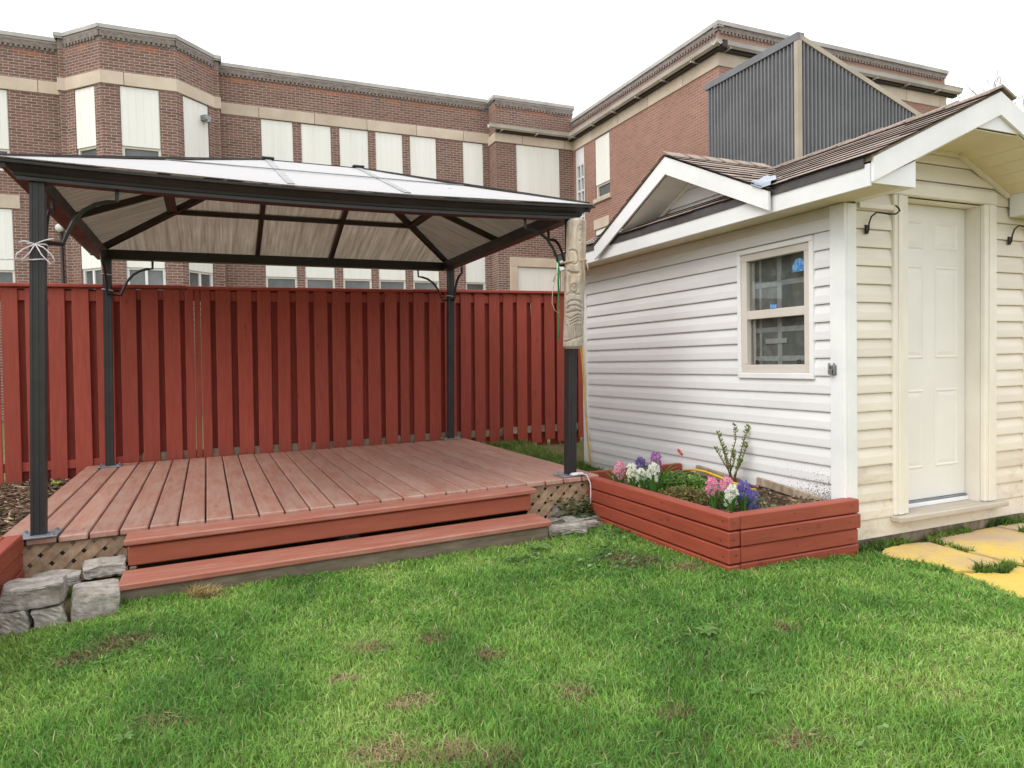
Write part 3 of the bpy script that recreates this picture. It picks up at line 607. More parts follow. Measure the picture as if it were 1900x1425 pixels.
# ------------------------------------------------------------------ gazebo
GZ = thing('gazebo', 'black metal hardtop gazebo with bronze translucent roof standing on the red deck', 'gazebo', (.83, 6.1, .3))
GX0, GX1, GY0, GY1 = -.855, 2.515, 4.62, 7.60
def gpost(xb, xt, y, zb, zt):
    w_ = .035; prof = []
    side = [(-1, 0), (-.62, 0), (-.58, .14), (-.22, .14), (-.18, 0), (.18, 0), (.22, .14), (.58, .14), (.62, 0)]
    for k in range(4):
        c, s_ = (1, 0, -1, 0)[k], (0, 1, 0, -1)[k]
        for u, dpt in side: x_, y_ = u * w_, -w_ + dpt * .02; prof.append((x_ * c - y_ * s_, x_ * s_ + y_ * c))
    n = len(prof); mb = MB(); mb.add([(xb + a, y + b, zb) for a, b in prof] + [(xt + a, y + b, zt) for a, b in prof], [tuple(range(n))[::-1], tuple(range(n, 2 * n))] + [(i, (i + 1) % n, n + (i + 1) % n, n + i) for i in range(n)])
    o = mb.build('post', M_black, GZ); b_ = MB(); b_.chexa([(xb - .1, y - .09, zb - .001), (xb + .1, y - .09, zb + .002), (xb + .1, y + .09, zb + .002), (xb - .1, y + .09, zb - .001), (xb - .1, y - .09, zb + .008), (xb + .1, y - .09, zb + .011), (xb + .1, y + .09, zb + .011), (xb - .1, y + .09, zb + .008)], .002)
    b_.build('base_plate', M_plate, o)
    h = MB()
    for sx in (-1, 1):
        for sy in (-1, 1): h.tube([(xb + sx * .075, y + sy * .068, zb + .008), (xb + sx * .075, y + sy * .068, zb + .022)], .009, 6)
    h.build('bolt', M_galv, o)
PS = {'fl': (-.888, -.822, 4.62), 'fr': (2.497, 2.545, 4.65), 'bl': (-.872, -.828, 7.60), 'br': (2.53, 2.578, 7.58)}
for k, (xb, xt, y) in PS.items():
    gpost(xb, xt, y, dz(xb) + .003, 2.26)
PROF = [(-.035, 2.238), (.058, 2.238), (.058, 2.262), (.066, 2.268), (.07, 2.288), (.098, 2.31), (.112, 2.328), (.138, 2.332), (.14, 2.352), (.125, 2.356), (-.035, 2.356)]
PROF = [(o_, 2.246 + (z - 2.238) * .76) for o_, z in PROF]
sag = lambda x: -.034 * max(0, 1 - ((x - .83) / 1.72) ** 2)          # the long front beam droops a little at midspan
def ringpt(o_, z, ix, iy): return (GX0 - o_ if ix == 0 else GX1 + o_, GY0 - o_ if iy == 0 else GY1 + o_, z)
for (c0, c1) in (((0, 0), (1, 0)), ((1, 0), (1, 1)), ((1, 1), (0, 1)), ((0, 1), (0, 0))):
    mb = MB(); n = len(PROF); mb.add([ringpt(o_, z, *c0) for o_, z in PROF] + [ringpt(o_, z, *c1) for o_, z in PROF], [(i, (i + 1) % n, n + (i + 1) % n, n + i) for i in range(n)]); mb.fix = True
    if c0 == (0, 0):
        mb = MB(); K = 12
        for k in range(K + 1): mb.v += [(lerp(GX0 - o_, GX1 + o_, k / K), GY0 - o_, z + sag(lerp(GX0, GX1, k / K))) for o_, z in PROF]
        mb.f = [(k * n + i, k * n + (i + 1) % n, (k + 1) * n + (i + 1) % n, (k + 1) * n + i) for k in range(K) for i in range(n)]; mb.fix = True
    mb.build('beam', M_black, GZ)
EX0, EX1, EY0, EY1, EZ = GX0 - .128, GX1 + .128, GY0 - .128, GY1 + .128, 2.338
RX0, RX1, RY, RZ = .515, 1.255, 6.11, 2.895
def slope_pt(side, s, t):
    """side f/b: s = x on eave..; generic bilinear corner interpolation, t=0 eave, t=1 ridge"""
    cor = {'f': ((EX0, EY0), (EX1, EY0), (RX0, RY), (RX1, RY)), 'b': ((EX1, EY1), (EX0, EY1), (RX1, RY), (RX0, RY)), 'l': ((EX0, EY1), (EX0, EY0), (RX0, RY), (RX0, RY)), 'r': ((EX1, EY0), (EX1, EY1), (RX1, RY), (RX1, RY))}[side]
    a = [lerp(cor[0][i], cor[2][i], t) for i in (0, 1)]; b = [lerp(cor[1][i], cor[3][i], t) for i in (0, 1)]
    x_ = lerp(a[0], b[0], s); return Vector((x_, lerp(a[1], b[1], s), lerp(EZ, RZ, t) + (sag(x_) * (1 - t) if side == 'f' else 0)))
def sX(side, x, t):
    a = slope_pt(side, 0, t); b = slope_pt(side, 1, t); return min(1, max(0, (x - a.x) / (b.x - a.x))) if abs(b.x - a.x) > 1e-6 else .5
def panel(side, pts):
    P = [slope_pt(side, s, t) for s, t in pts]; Q = []
    for p in P:
        if not Q or (p - Q[0]).length > 1e-4 and (p - Q[-1]).length > 1e-4: Q.append(p)
    nrm = (Q[1] - Q[0]).cross(Q[2] - Q[0]).normalized(); nrm = nrm if nrm.z > 0 else -nrm
    o = MB().prism(Q, nrm * .006).build('roof_panel', M_poly if side in 'fb' else M_poly_s, GZ); o.data.materials.append(M_poly_top)
    for f_ in o.data.polygons:
        if f_.normal.z > .5: f_.material_index = 1
TM = .5
for sd in 'fb':
    A, B = (RX0, RX1) if sd == 'f' else (RX1, RX0)
    for t0, t1 in ((0, TM), (TM, 1)):
        a0, b0, a1, b1 = sX(sd, A, t0), sX(sd, B, t0), sX(sd, A, t1), sX(sd, B, t1)
        panel(sd, [(0, t0), (a0, t0), (a1, t1), (0, t1)]); panel(sd, [(a0, t0), (b0, t0), (b1, t1), (a1, t1)]); panel(sd, [(b0, t0), (1, t0), (1, t1), (b1, t1)])
for sd in 'lr':
    for a, b in ((0, .5), (.5, 1)): panel(sd, [(a, 0), (b, 0), (b, TM), (a, TM)]); panel(sd, [(a, TM), (b, TM), (.5, 1)])
def rbar(name, a, b, w_=.04, h=.045, off=-.026, m=M_blackw):
    MB().bar(Vector(a) + Vector((0, 0, off)), Vector(b) + Vector((0, 0, off)), w_, h).build(name, m, GZ)
for sd in 'fb':
    A, B = (RX0, RX1) if sd == 'f' else (RX1, RX0)
    for x in (A, B):
        a = slope_pt(sd, sX(sd, x, 0), 0.02); b = slope_pt(sd, sX(sd, x, 1), .985); a.x = b.x = x; rbar('rib', a, b); rbar('rib_cap', a, b, .045, .006, .011, M_cap)
    rbar('purlin', slope_pt(sd, .01, TM), slope_pt(sd, .99, TM), .04, .04, -.027); rbar('seam_strip', slope_pt(sd, .01, TM), slope_pt(sd, .99, TM), .014, .005, .0105, M_cap)
    for s_ in (0, 1): 
        a, b = slope_pt(sd, s_, .012), slope_pt(sd, s_, .985); rbar('hip_bar', a, b, .045, .05, -.03); rbar('hip_cap', a, b, .03, .007, .012, M_black)
for sd in 'lr':
    rbar('purlin', slope_pt(sd, .01, TM), slope_pt(sd, .99, TM), .08, .03, -.022); rbar('rib', slope_pt(sd, .5, .02), slope_pt(sd, .5, .97), .04, .045, -.031)
rbar('ridge_bar', (RX0, RY, RZ), (RX1, RY, RZ), .05, .05, -.02, M_black)
for x in (RX0, RX1): MB().cbox(x - .05, x + .05, RY - .05, RY + .05, RZ + .004, RZ + .022, .006).build('ridge_cap', M_black, GZ)
BR = [(.03, 1.915), (.105, 1.912), (.125, 1.965), (.16, 2.04), (.21, 2.105), (.27, 2.145), (.33, 2.163), (.38, 2.17), (.382, 2.24)]
for k, (xb, xt, y) in PS.items():
    sx = 1 if 'l' in k[1] else -1; sy = 1 if k[0] == 'f' else -1
    mb = MB(); mb.tube([(xt + sx * u, y, z) for u, z in BR], .013, 4); mb.build('brace', M_black, GZ)
    mb = MB(); mb.tube([(xt, y + sy * u, z) for u, z in BR], .013, 4); mb.build('brace', M_black, GZ)

# strings tied to the gazebo
def string_ring(x, y, z, r=.051, tilt=0):
    return [(x + sx * r, y + sy * r, z + tilt * sx) for sx, sy in ((-1, -1), (-.3, -1.05), (.3, -1.05), (1, -1), (1.02, 0), (1, 1), (0, 1.03), (-1, 1), (-1.02, 0))]
mb = MB(); mb.tube(string_ring(-.834, 4.62, 1.9, .041), .0045, 5, True)
bx, by, bz = -.84, 4.575, 1.9
for pts in ([(0, 0, 0), (-.05, -.01, -.03), (-.085, -.012, -.06), (-.09, -.012, -.085), (-.06, -.012, -.09), (-.025, -.01, -.05), (0, 0, 0)], [(0, 0, 0), (.04, -.012, -.02), (.075, -.012, -.055), (.09, -.012, -.09), (.07, -.012, -.11), (.03, -.01, -.06), (0, 0, 0)], [(0, 0, 0), (-.05, -.008, .012), (-.075, -.008, .004)], [(0, 0, 0), (.045, -.008, .02), (.09, -.008, .033)]):
    mb.tube([(bx + a, by + b, bz + c) for a, b, c in pts], .0036, 5)
tag(mb.build('string_bow', M_string, None, True), 'white string tied in a bow round the front left gazebo post', 'string')
mb = MB(); mb.tube(string_ring(-.838, 4.62, 1.815, .041, .004), .0042, 5, True); mb.tube([(-.878, 4.58, 1.815), (-1.05, 4.56, 1.805), (-1.6, 4.5, 1.80), (-2.6, 4.4, 1.83)], .0035, 5)
tag(mb.build('clothes_line', M_string, None, True), 'thin line tied below the bow and running off to the left', 'line')
for k, z, lb in (('bl', 1.955, 'white string round the back left gazebo post, lower of its two loops'), ('bl', 2.1, 'white string round the back left gazebo post, upper of its two loops'), ('br', 1.955, 'white string looped round the back right gazebo post')):
    xb, xt, y = PS[k]; mb = MB(); mb.tube(string_ring(lerp(xb, xt, .85), y, z, .041, -.006), .004, 5, True); tag(mb.build('string_loop', M_string, None, True), lb, 'string')
mb = MB(); mb.tube([(2.46, 4.56, .345), (2.50, 4.545, .352), (2.55, 4.55, .35), (2.57, 4.575, .352), (2.54, 4.60, .352), (2.48, 4.595, .352), (2.455, 4.57, .35), (2.49, 4.55, .358), (2.54, 4.548, .353), (2.575, 4.54, .342), (2.60, 4.525, .28), (2.605, 4.53, .2), (2.60, 4.53, .13)], .0055, 6)
tag(mb.build('rope', M_string, None, True), 'white rope coiled at the foot of the front right gazebo post', 'rope')

# ------------------------------------------------------------------ carved log on the front right post
def carved_log():
    nu, nv = 120, 260; z0, z1 = 1.285, 2.235; V = np.zeros((nv, nu, 3)); th = np.linspace(-math.pi, math.pi, nu, endpoint=False); r0 = .074
    face = math.atan2(-4.53, -2.5)                                    # the carved side looks at the lawn
    U = th * r0; G = []
    def g(pts, wd=.007, dp=.011): G.append((np.array(pts), wd, dp))
    arc = lambda cx, cz, rx, rz, a0, a1, n=10: [(cx + rx * math.cos(math.radians(a0 + (a1 - a0) * i / n)), cz + rz * math.sin(math.radians(a0 + (a1 - a0) * i / n))) for i in range(n + 1)]
    g(arc(.03, 2.12, .022, .06, 0, 360), .005, .006); g(arc(.03, 2.12, .009, .03, 0, 360), .004, .005); g([(-.05, 2.2), (-.04, 2.0)], .004, .004)
    g(arc(-.03, 1.94, .055, .06, 110, -20), .006, .013); g(arc(-.01, 1.965, .05, .07, 200, 300), .005, .008)   # brow
    g([(-.06, 1.85), (-.03, 1.835), (.0, 1.83), (.03, 1.832)], .008, .015)
    g(arc(-.005, 1.72, .026, .032, 0, 360, 14), .005, .012); g(arc(.0, 1.725, .008, .01, 0, 360), .005, .008)                 # nose / eye ring
    g([(-.07, 1.675), (-.045, 1.69), (-.02, 1.685), (.01, 1.68), (.04, 1.675)], .005, .01)
    for k, zz in enumerate((1.63, 1.60)): g(arc(.0, zz - .03, .065, .035 - k * .008, 170, 10), .006, .014)
    g([(-.06, 1.545), (-.03, 1.55), (.0, 1.555), (.03, 1.56), (.06, 1.555)], .007, .016)                                          # mouth
    for x in (-.035, -.012, .012, .035): g([(x, 1.55), (x, 1.59)], .003, .008)
    for k in range(3): g([(-.065 + .01 * k, 1.52 - k * .02), (-.03, 1.50 - k * .022), (.0, 1.515 - k * .022), (.03, 1.53 - k * .022), (.062, 1.525 - k * .02)], .005, .01)
    for k in range(8): x = -.063 + k * .018; g([(x, 1.455), (x - .006, 1.42), (x + .003, 1.385), (x - .002, 1.36)], .005, .01)
    g([(-.075, 1.335), (-.03, 1.345), (.02, 1.36), (.075, 1.375)], .006, .012)
    zz = np.linspace(z0, z1, nv); UU, ZZ = np.meshgrid(U, zz); D = np.zeros_like(UU)
    for pts, wd, dp in G:
        dist = np.full_like(UU, 9.)
        for a, b in zip(pts[:-1], pts[1:]):
            ab = b - a; L2 = max(ab @ ab, 1e-9); t_ = np.clip(((UU - a[0]) * ab[0] + (ZZ - a[1]) * ab[1]) / L2, 0, 1); dist = np.minimum(dist, np.hypot(UU - a[0] - t_ * ab[0], ZZ - a[1] - t_ * ab[1]))
        D = np.maximum(D, dp * np.exp(-(dist / wd) ** 2))
    lump = .006 * (VA(UU * 3, ZZ, 9) - .5) + .004 * (VB(UU, ZZ * .6, 60) - .5) + .012 * np.exp(-((UU - .0) / .018) ** 2 - ((ZZ - 1.74) / .05) ** 2)
    rr = r0 - D + lump; edge = np.minimum(ZZ - z0, z1 - ZZ); rr = rr - .018 * np.exp(-(edge / .012) ** 2)
    ang = face + th[None, :]; f = (ZZ - z0) / (z1 - z0)
    V[..., 0] = 2.474 + .052 * f + rr * np.cos(ang); V[..., 1] = 4.532 + rr * np.sin(ang); V[..., 2] = ZZ
    vs_ = V.reshape(-1, 3).tolist(); F = [(i * nu + k, i * nu + (k + 1) % nu, (i + 1) * nu + (k + 1) % nu, (i + 1) * nu + k) for i in range(nv - 1) for k in range(nu)]
    F += [tuple(range(nu))[::-1], tuple((nv - 1) * nu + k for k in range(nu))]
    mb = MB(); mb.add(vs_, F); return tag(mb.build('carved_log', M_log, None, True), 'weathered log carved with a bearded face, tied to the front right gazebo post', 'carving')
carved_log()
def ring(cx, cy, z, r, n=20, tilt=.0): return [(cx + r * math.cos(2 * math.pi * k / n), cy + r * math.sin(2 * math.pi * k / n), z + tilt * math.cos(2 * math.pi * k / n)) for k in range(n)]
mb = MB(); mb.tube(ring(2.510, 4.56, 1.925, .095, 22, .01), .007, 6, True); mb.tube([(2.565, 4.48, 1.925), (2.575, 4.47, 1.89), (2.580, 4.47, 1.85)], .006, 6); mb.tube([(2.525, 4.462, 1.93), (2.515, 4.455, 1.92), (2.510, 4.46, 1.935)], .009, 6)
tag(mb.build('rope', M_rope, None, True), 'tan rope binding the carved log to its post', 'rope')
mb = MB(); mb.tube([(2.410, 4.60, 1.95), (2.395, 4.59, 1.85), (2.393, 4.585, 1.7), (2.395, 4.585, 1.6), (2.390, 4.585, 1.45), (2.385, 4.585, 1.36)], .006, 5); mb.tube([(2.399, 4.585, 1.88), (2.391, 4.585, 1.78), (2.395, 4.585, 1.70)], .008, 5)
tag(mb.build('twine', M_green, None, True), 'green twine hanging down beside the carved log', 'twine')
mb = MB(); mb.tube([(2.405, 4.585, 1.86), (2.365, 4.58, 1.82), (2.350, 4.58, 1.79)], .004, 5); mb.tube([(2.375, 4.58, 1.84), (2.340, 4.58, 1.7), (2.335, 4.58, 1.62), (2.355, 4.58, 1.57), (2.395, 4.58, 1.545)], .003, 5); mb.tube([(2.360, 4.58, 1.80), (2.345, 4.58, 1.78)], .006, 5)
tag(mb.build('wire', M_rope, None, True), 'frayed tan cord looping left of the carved log', 'cord')

# ------------------------------------------------------------------ garden shed
SH = thing('garden_shed', 'cream and white vinyl-sided garden shed with brown shingle roof, side gable and front porch gable', 'shed', (4.4, 4.6, 0))
sL = Frame((3.6, 6.32), (3.6, 3.12)); sF = Frame((3.6, 3.12), (5.37, 3.12)); YL = lambda y: 6.32 - y
WIN = (YL(4.03), YL(3.333), 1.045, 1.968); DOOR = (4.0 - 3.6, 5.02 - 3.6, .13, 2.29)
EXP = .1138; ZS = .045
def course(fr, u0, u1, z0, m, z1=None, k0=0):
    z1 = z1 or z0 + EXP - .004
    prof = [(k0, z0), (k0 + .0185, z0), (k0 + .0195, z0 + .008), (k0 + .0175, z0 + .052), (k0 + .0055, z0 + .104), (k0 + .004, z1), (k0, z1)]
    MB().prism([fr.p(u0, k, z) for k, z in prof], fr.d * (u1 - u0)).build('siding_board', m, SH)
def siding(fr, u0, u1, n0, n1, m, opening=None, low=None):
    for n in range(n0, n1):
        z0 = ZS + n * EXP; mm = low if low and n < (6 if fr is sL else 4) else m
        if opening and min(z0 + EXP, opening[3]) - max(z0, opening[2]) > .05:
            course(fr, u0, opening[0] + .01, z0, mm); course(fr, opening[1] - .01, u1, z0, mm)
        else:
            c_ = random.uniform(u0 + .4, u1 - .4) if u1 - u0 > 2 else None
            if c_: course(fr, u0, c_, z0, mm); course(fr, c_ - .025, u1, z0, mm, None, .0012)
            else: course(fr, u0, u1, z0, mm)
siding(sL, .07, sL.L - .085, 0, 18, M_sidL, WIN, M_sidLs)
siding(sF, .08, sF.L - .02, 1, 19, M_sidF, DOOR, M_sidFl)
for n in range(19, 23):
    z = ZS + n * EXP; a = max(3.42 + (z + EXP + .02 - 2.285) / .445, 3.68)
    if a < 4.40: course(sF, a - 3.6, 8.86 - a - 3.6, z, M_sidF)
MB().prism([sF.p(.08, k, z) for k, z in ((0, .04), (.0185, .04), (.012, .155), (0, .155))], sF.d * (sF.L - .1)).build('skirt_board', M_sidFl, SH)
wall_holes('wall', (3.602, 6.32), (3.602, 3.122), .04, 2.2, [(WIN[0] + .03, WIN[1] - .03, WIN[2] + .03, WIN[3] - .03)], M_sash, .1, SH)
wall_holes('wall', (3.602, 3.122), (5.37, 3.122), .04, 2.3, [(4.13 - 3.602, 4.892 - 3.602, .16, 2.2)], M_cream, .12, SH)
wall_holes('wall', (5.37, 3.122), (5.37, 6.32), .04, 2.3, [], M_sidF, .1, SH); wall_holes('wall', (5.37, 6.32), (3.602, 6.32), .04, 2.3, [], M_sidL, .1, SH)
MB().add([(3.61, 3.13, .03), (5.36, 3.13, .03), (5.36, 6.31, .03), (3.61, 6.31, .03)], [(0, 1, 2, 3)]).build('floor', M_raw, SH)
for i in range(3): MB().cbox(3.68, 5.3, 3.14 + i * 1.45, 3.24 + i * 1.45, -.08, .04, .01).build('bearer', M_raw, SH)
# corner posts
mb = MB(); mb.cbox(3.574, 3.6, 3.094, 3.205, .03, 2.125, .004); mb.cbox(3.6001, 3.682, 3.094, 3.119, .03, 2.125, .004); mb.build('corner_post', M_white, SH)
MB().cbox(3.574, 3.6, 6.25, 6.345, .03, 2.125, .004).build('corner_post', M_white, SH)
MB().cbox(5.345, 5.395, 3.094, 3.125, .03, 2.2, .004).build('corner_post', M_cream, SH)
MB().cbox(3.585, 3.6, 3.206, 6.249, 2.055, 2.127, .004).build('shaded_frieze', M_sash, SH)  # beige trim strip, its tone standing for the shading under the soffit
# window
wn = MB(); u0, u1, z0, z1 = WIN
sL.box(wn, u0, u1, 0, .032, z1 - .035, z1, .004); sL.box(wn, u0, u1, 0, .032, z0, z0 + .04, .004); sL.box(wn, u0, u0 + .034, 0, .031, z0 + .04, z1 - .035, .004); sL.box(wn, u1 - .034, u1, 0, .031, z0 + .04, z1 - .035, .004)
W_ = wn.build('window', M_white, SH); zm = 1.498
f = MB(); a0, a1, b0, b1 = u0 + .035, u1 - .035, z0 + .041, z1 - .036
sL.box(f, a0, a1, -.04, .018, b1 - .05, b1, .003); sL.box(f, a0, a1, -.04, .018, b0, b0 + .055, .003); sL.box(f, a0, a0 + .05, -.04, .017, b0 + .055, b1 - .05, .003); sL.box(f, a1 - .05, a1, -.04, .017, b0 + .055, b1 - .05, .003); sL.box(f, a0 + .05, a1 - .05, -.035, .012, zm - .032, zm + .028, .003)
f.build('sash_frame', M_sash, W_)
for za, zb_, kk in ((zm + .028, b1 - .05, -.012), (b0 + .055, zm - .032, -.022)):
    g_ = MB(); sL.box(g_, a0 + .05, a1 - .05, kk - .004, kk, za, zb_); g_.build('pane', M_glass, W_)
for dz_ in (.018, .03): 
    mb = MB(); sL.box(mb, a0 + .055 + dz_, a0 + .058 + dz_, -.035, -.024, b0 + .06, zm - .035); sL.box(mb, a0 + .055 + dz_, a0 + .058 + dz_, -.028, -.0165, zm + .03, b1 - .052); mb.build('track', M_sash, W_)
mb = MB()
for uu in (a0 + .1, a1 - .14):
    for q in ((0, .006, 0, .03), (.018, .024, 0, .03), (.006, .018, 0, .006), (.006, .018, .024, .03)): sL.box(mb, uu + q[0], uu + q[1], -.0215, -.016, b0 + .057 + q[2], b0 + .057 + q[3])
mb.build('latch', M_iron, W_)
st = MB(); cu, cz = a1 - .115, b1 - .135; pts = [(-.055, -.04), (.055, -.04), (.055, .005)] + [(.045 * math.cos(R(a)), .012 + .034 * math.sin(R(a))) for a in range(0, 181, 20)] + [(-.055, .005)]
st.prism([sL.p(cu + p, -.011, cz + q) for p, q in pts], sL.n * .0008); st.build('sticker', M_bluest, W_)
st = MB(); sL.box(st, a0 + .25, a0 + .31, -.0115, -.0107, zm + .035, zm + .06); st.build('sticker', M_bluest, W_)
bd = MB(); sL.box(bd, a0 - .02, a1 + .02, -.075, -.06, b0 - .02, b1 + .02); BD = bd.build('backing_board', M_foil, W_)
tp = MB()
for q in ((.27, .31, b0, b1), (a1 - a0 - .06, a1 - a0 - .03, b0, b1), (.1, .12, b0, b1)): sL.box(tp, a0 + q[0], a0 + q[1], -.0595, -.0575, q[2], q[3])
for zz in (zm + .19, zm - .13, b0 + .08): sL.box(tp, a0 + .06, a1 - .03, -.0574, -.0555, zz, zz + .035)
sL.box(tp, a0 + .16, a0 + .36, -.0553, -.053, zm - .21, zm - .175)
tp.build('tape', M_tape, BD)
# door
D_ = MB().cbox(4.133, 4.889, 3.222, 3.262, .205, 2.196, .003).build('door', M_door, SH)
for xa, xb in ((4.215, 4.455), (4.57, 4.81)):
    for za, zb_ in ((1.90, 2.09), (1.16, 1.79), (.415, .955)):
        mb = MB()
        for i, (ins, y) in enumerate(((0, 3.2215), (.012, 3.2165), (.024, 3.2215), (.05, 3.2175))):
            mb.v += [(xa + ins, y, za + ins), (xb - ins, y, za + ins), (xb - ins, y, zb_ - ins), (xa + ins, y, zb_ - ins)]
        for i in range(3): mb.f += [(i * 4 + k, i * 4 + (k + 1) % 4, i * 4 + 4 + (k + 1) % 4, i * 4 + 4 + k) for k in range(4)]
        mb.f.append((12, 13, 14, 15)); mb.fix = True; mb.build('door_panel', M_door, D_)
for x0, x1, z0_, z1_, y0 in ((4.0, 4.132, .165, 2.205, 3.085), (4.892, 5.02, .165, 2.205, 3.085), (4.0, 5.02, 2.207, 2.292, 3.083)):
    MB().cbox(x0, x1, y0, 3.121, z0_, z1_, .006).build('door_casing', M_cream, SH)
for x0, x1, y0 in ((4.035, 4.075, 3.078), (4.93, 4.985, 3.077)): MB().cbox(x0, x1, y0, 3.086, .167, 2.203, .003).build('casing_bead', M_cream, SH)
MB().cbox(4.118, 4.1315, 3.1215, 3.262, .165, 2.2, .002).build('door_jamb', M_door, SH); MB().cbox(4.8925, 4.905, 3.1215, 3.262, .165, 2.2, .002).build('door_jamb', M_door, SH); MB().cbox(4.133, 4.89, 3.122, 3.262, 2.198, 2.21, .002).build('door_jamb', M_cream, SH)
MB().cbox(3.985, 5.065, 3.03, 3.23, .128, .162, .004).build('door_sill', M_sill, SH); MB().cbox(4.133, 4.889, 3.195, 3.221, .163, .19, .003).build('threshold', M_white, SH); MB().cbox(4.134, 4.888, 3.205, 3.2215, .192, .204, .002).build('door_sweep', M_plate, SH)
# roof: main gable (ridge along y), side gable towards the lawn (ridge along x)
SL = .445; XE, XR, ZE = 3.33, 4.43, 2.285; zmain = lambda x: ZE + SL * (x - XE); ZR = zmain(XR); YF, YBk = 2.69, 6.44
YD, ZD, SD = 4.5, 2.772, .475; zd = lambda y: ZD - SD * abs(y - YD)
MB().hexa([(XE + .01, YF + .02, ZE - .035), (XR, YF + .02, ZR - .035), (XR, YBk, ZR - .035), (XE + .01, YBk, ZE - .035), (XE + .01, YF + .02, ZE - .005), (XR, YF + .02, ZR - .005), (XR, YBk, ZR - .005), (XE + .01, YBk, ZE - .005)]).build('roof_deck', M_raw, SH)
MB().hexa([(XR + .0001, YF + .02, ZR - .035), (2 * XR - XE, YF + .02, ZE - .035), (2 * XR - XE, YBk, ZE - .035), (XR + .0001, YBk, ZR - .035), (XR + .0001, YF + .02, ZR - .002), (2 * XR - XE, YF + .02, ZE - .002), (2 * XR - XE, YBk, ZE - .002), (XR + .0001, YBk, ZR - .002)]).build('roof_deck', M_shing, SH)
def shingles(org, along, up, La, Lu, nrm, step=.132, tab=.31, lead=.02, cut=None):
    """overlapping tabs: org lower corner, along = course direction, up = up the slope"""
    org, along, up, nrm = Vector(org), Vector(along), Vector(up), Vector(nrm); n = int(math.ceil(Lu / step))
    for i in range(n):
        s0 = i * step - (lead if i == 0 else 0); s1 = min(Lu, i * step + step * 1.15); a = 0; k = 0; off = (tab / 2 if i % 2 else 0) + random.uniform(0, .04); lo, hi = (0, La) if cut is None else cut(i * step)
        edges = [lo]; x = lo + tab - off
        while x < hi - .06:
            if x > lo + .04: edges.append(x)
            x += tab
        edges.append(hi)
        for a, b in zip(edges[:-1], edges[1:]):
            j = random.uniform(-.006, .006); t0 = .0075 + random.uniform(-.0015, .003); q = lambda u, s, h: org + along * u + up * s + nrm * h
            MB().hexa([q(a, s0 + j, .0), q(b - .004, s0 + j, .0), q(b - .004, s1, -.004), q(a, s1, -.004), q(a, s0 + j, t0), q(b - .004, s0 + j, t0), q(b - .004, s1, .0), q(a, s1, .0)]).build('shingle', M_shing, SH, edge=M_butt_shadow)
un = Vector((1, 0, SL)).normalized(); nn = Vector((-SL, 0, 1)).normalized()
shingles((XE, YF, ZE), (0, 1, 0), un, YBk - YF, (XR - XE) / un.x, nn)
dn = Vector((0, 1, SD)).normalized(); ndn = Vector((0, -SD, 1)).normalized(); DL = 1.08
vx = lambda z: XE + (z - ZE) / SL
cutn = lambda s: (0, max(.05, min(1.0, vx(ZD - SD * DL + s * dn.z) - XE + .1)))
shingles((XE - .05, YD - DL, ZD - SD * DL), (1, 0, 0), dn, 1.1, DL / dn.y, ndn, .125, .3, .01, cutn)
df = Vector((0, -1, SD)).normalized(); ndf = Vector((0, SD, 1)).normalized()
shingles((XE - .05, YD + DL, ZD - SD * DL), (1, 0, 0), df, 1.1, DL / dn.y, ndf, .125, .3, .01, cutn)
for i in range(6): MB().chexa([(XE - .052 + i * .16, YD - .11, ZD - .043), (XE + .15 + i * .16, YD - .11, ZD - .043), (XE + .15 + i * .16, YD, ZD + .018), (XE - .052 + i * .16, YD, ZD + .018), (XE - .052 + i * .16, YD - .108, ZD - .034), (XE + .15 + i * .16, YD - .108, ZD - .034), (XE + .15 + i * .16, YD, ZD + .026), (XE - .052 + i * .16, YD, ZD + .026)], .001).build('ridge_shingle', M_shing, SH)
for i in range(14):
    y = YF + i * .27
    for sg in (-1, 1): MB().hexa([(XR, y, ZR + .012), (XR + sg * .13, y, ZR - .044), (XR + sg * .13, y + .29, ZR - .046), (XR, y + .29, ZR + .008), (XR, y, ZR + .026), (XR + sg * .13, y, ZR - .03), (XR + sg * .13, y + .29, ZR - .038), (XR, y + .29, ZR + .016)]).build('ridge_shingle', M_shing, SH)
def flashing():
    """bent sheet at the foot of the valley, its lip turned down over the eave"""
    pts = []; yv0 = YD - (ZD - ZE) / SD
    for i, (x, hw, dzz) in enumerate(((XE - .05, .085, -.03), (XE - .044, .085, -.004), (XE + .12, .075, -.004), (XE + .28, .06, -.004), (XE + .42, .04, -.006))):
        yv = YD - (ZD - zmain(x)) / SD if x > XE else yv0
        for f_ in (-1, -.5, 0, .5, 1):
            y = yv + f_ * hw; zz = max(zmain(max(x, XE)), zd(y)) + .02 + dzz; pts.append((x, y, zz))
    mb = MB(); mb.add(pts, [(i * 5 + k, i * 5 + k + 1, i * 5 + k + 6, i * 5 + k + 5) for i in range(4) for k in range(4)]); o = mb.build('valley_flashing', M_flash, SH)
    md = o.modifiers.new('thick', 'SOLIDIFY'); md.thickness = .002
flashing()
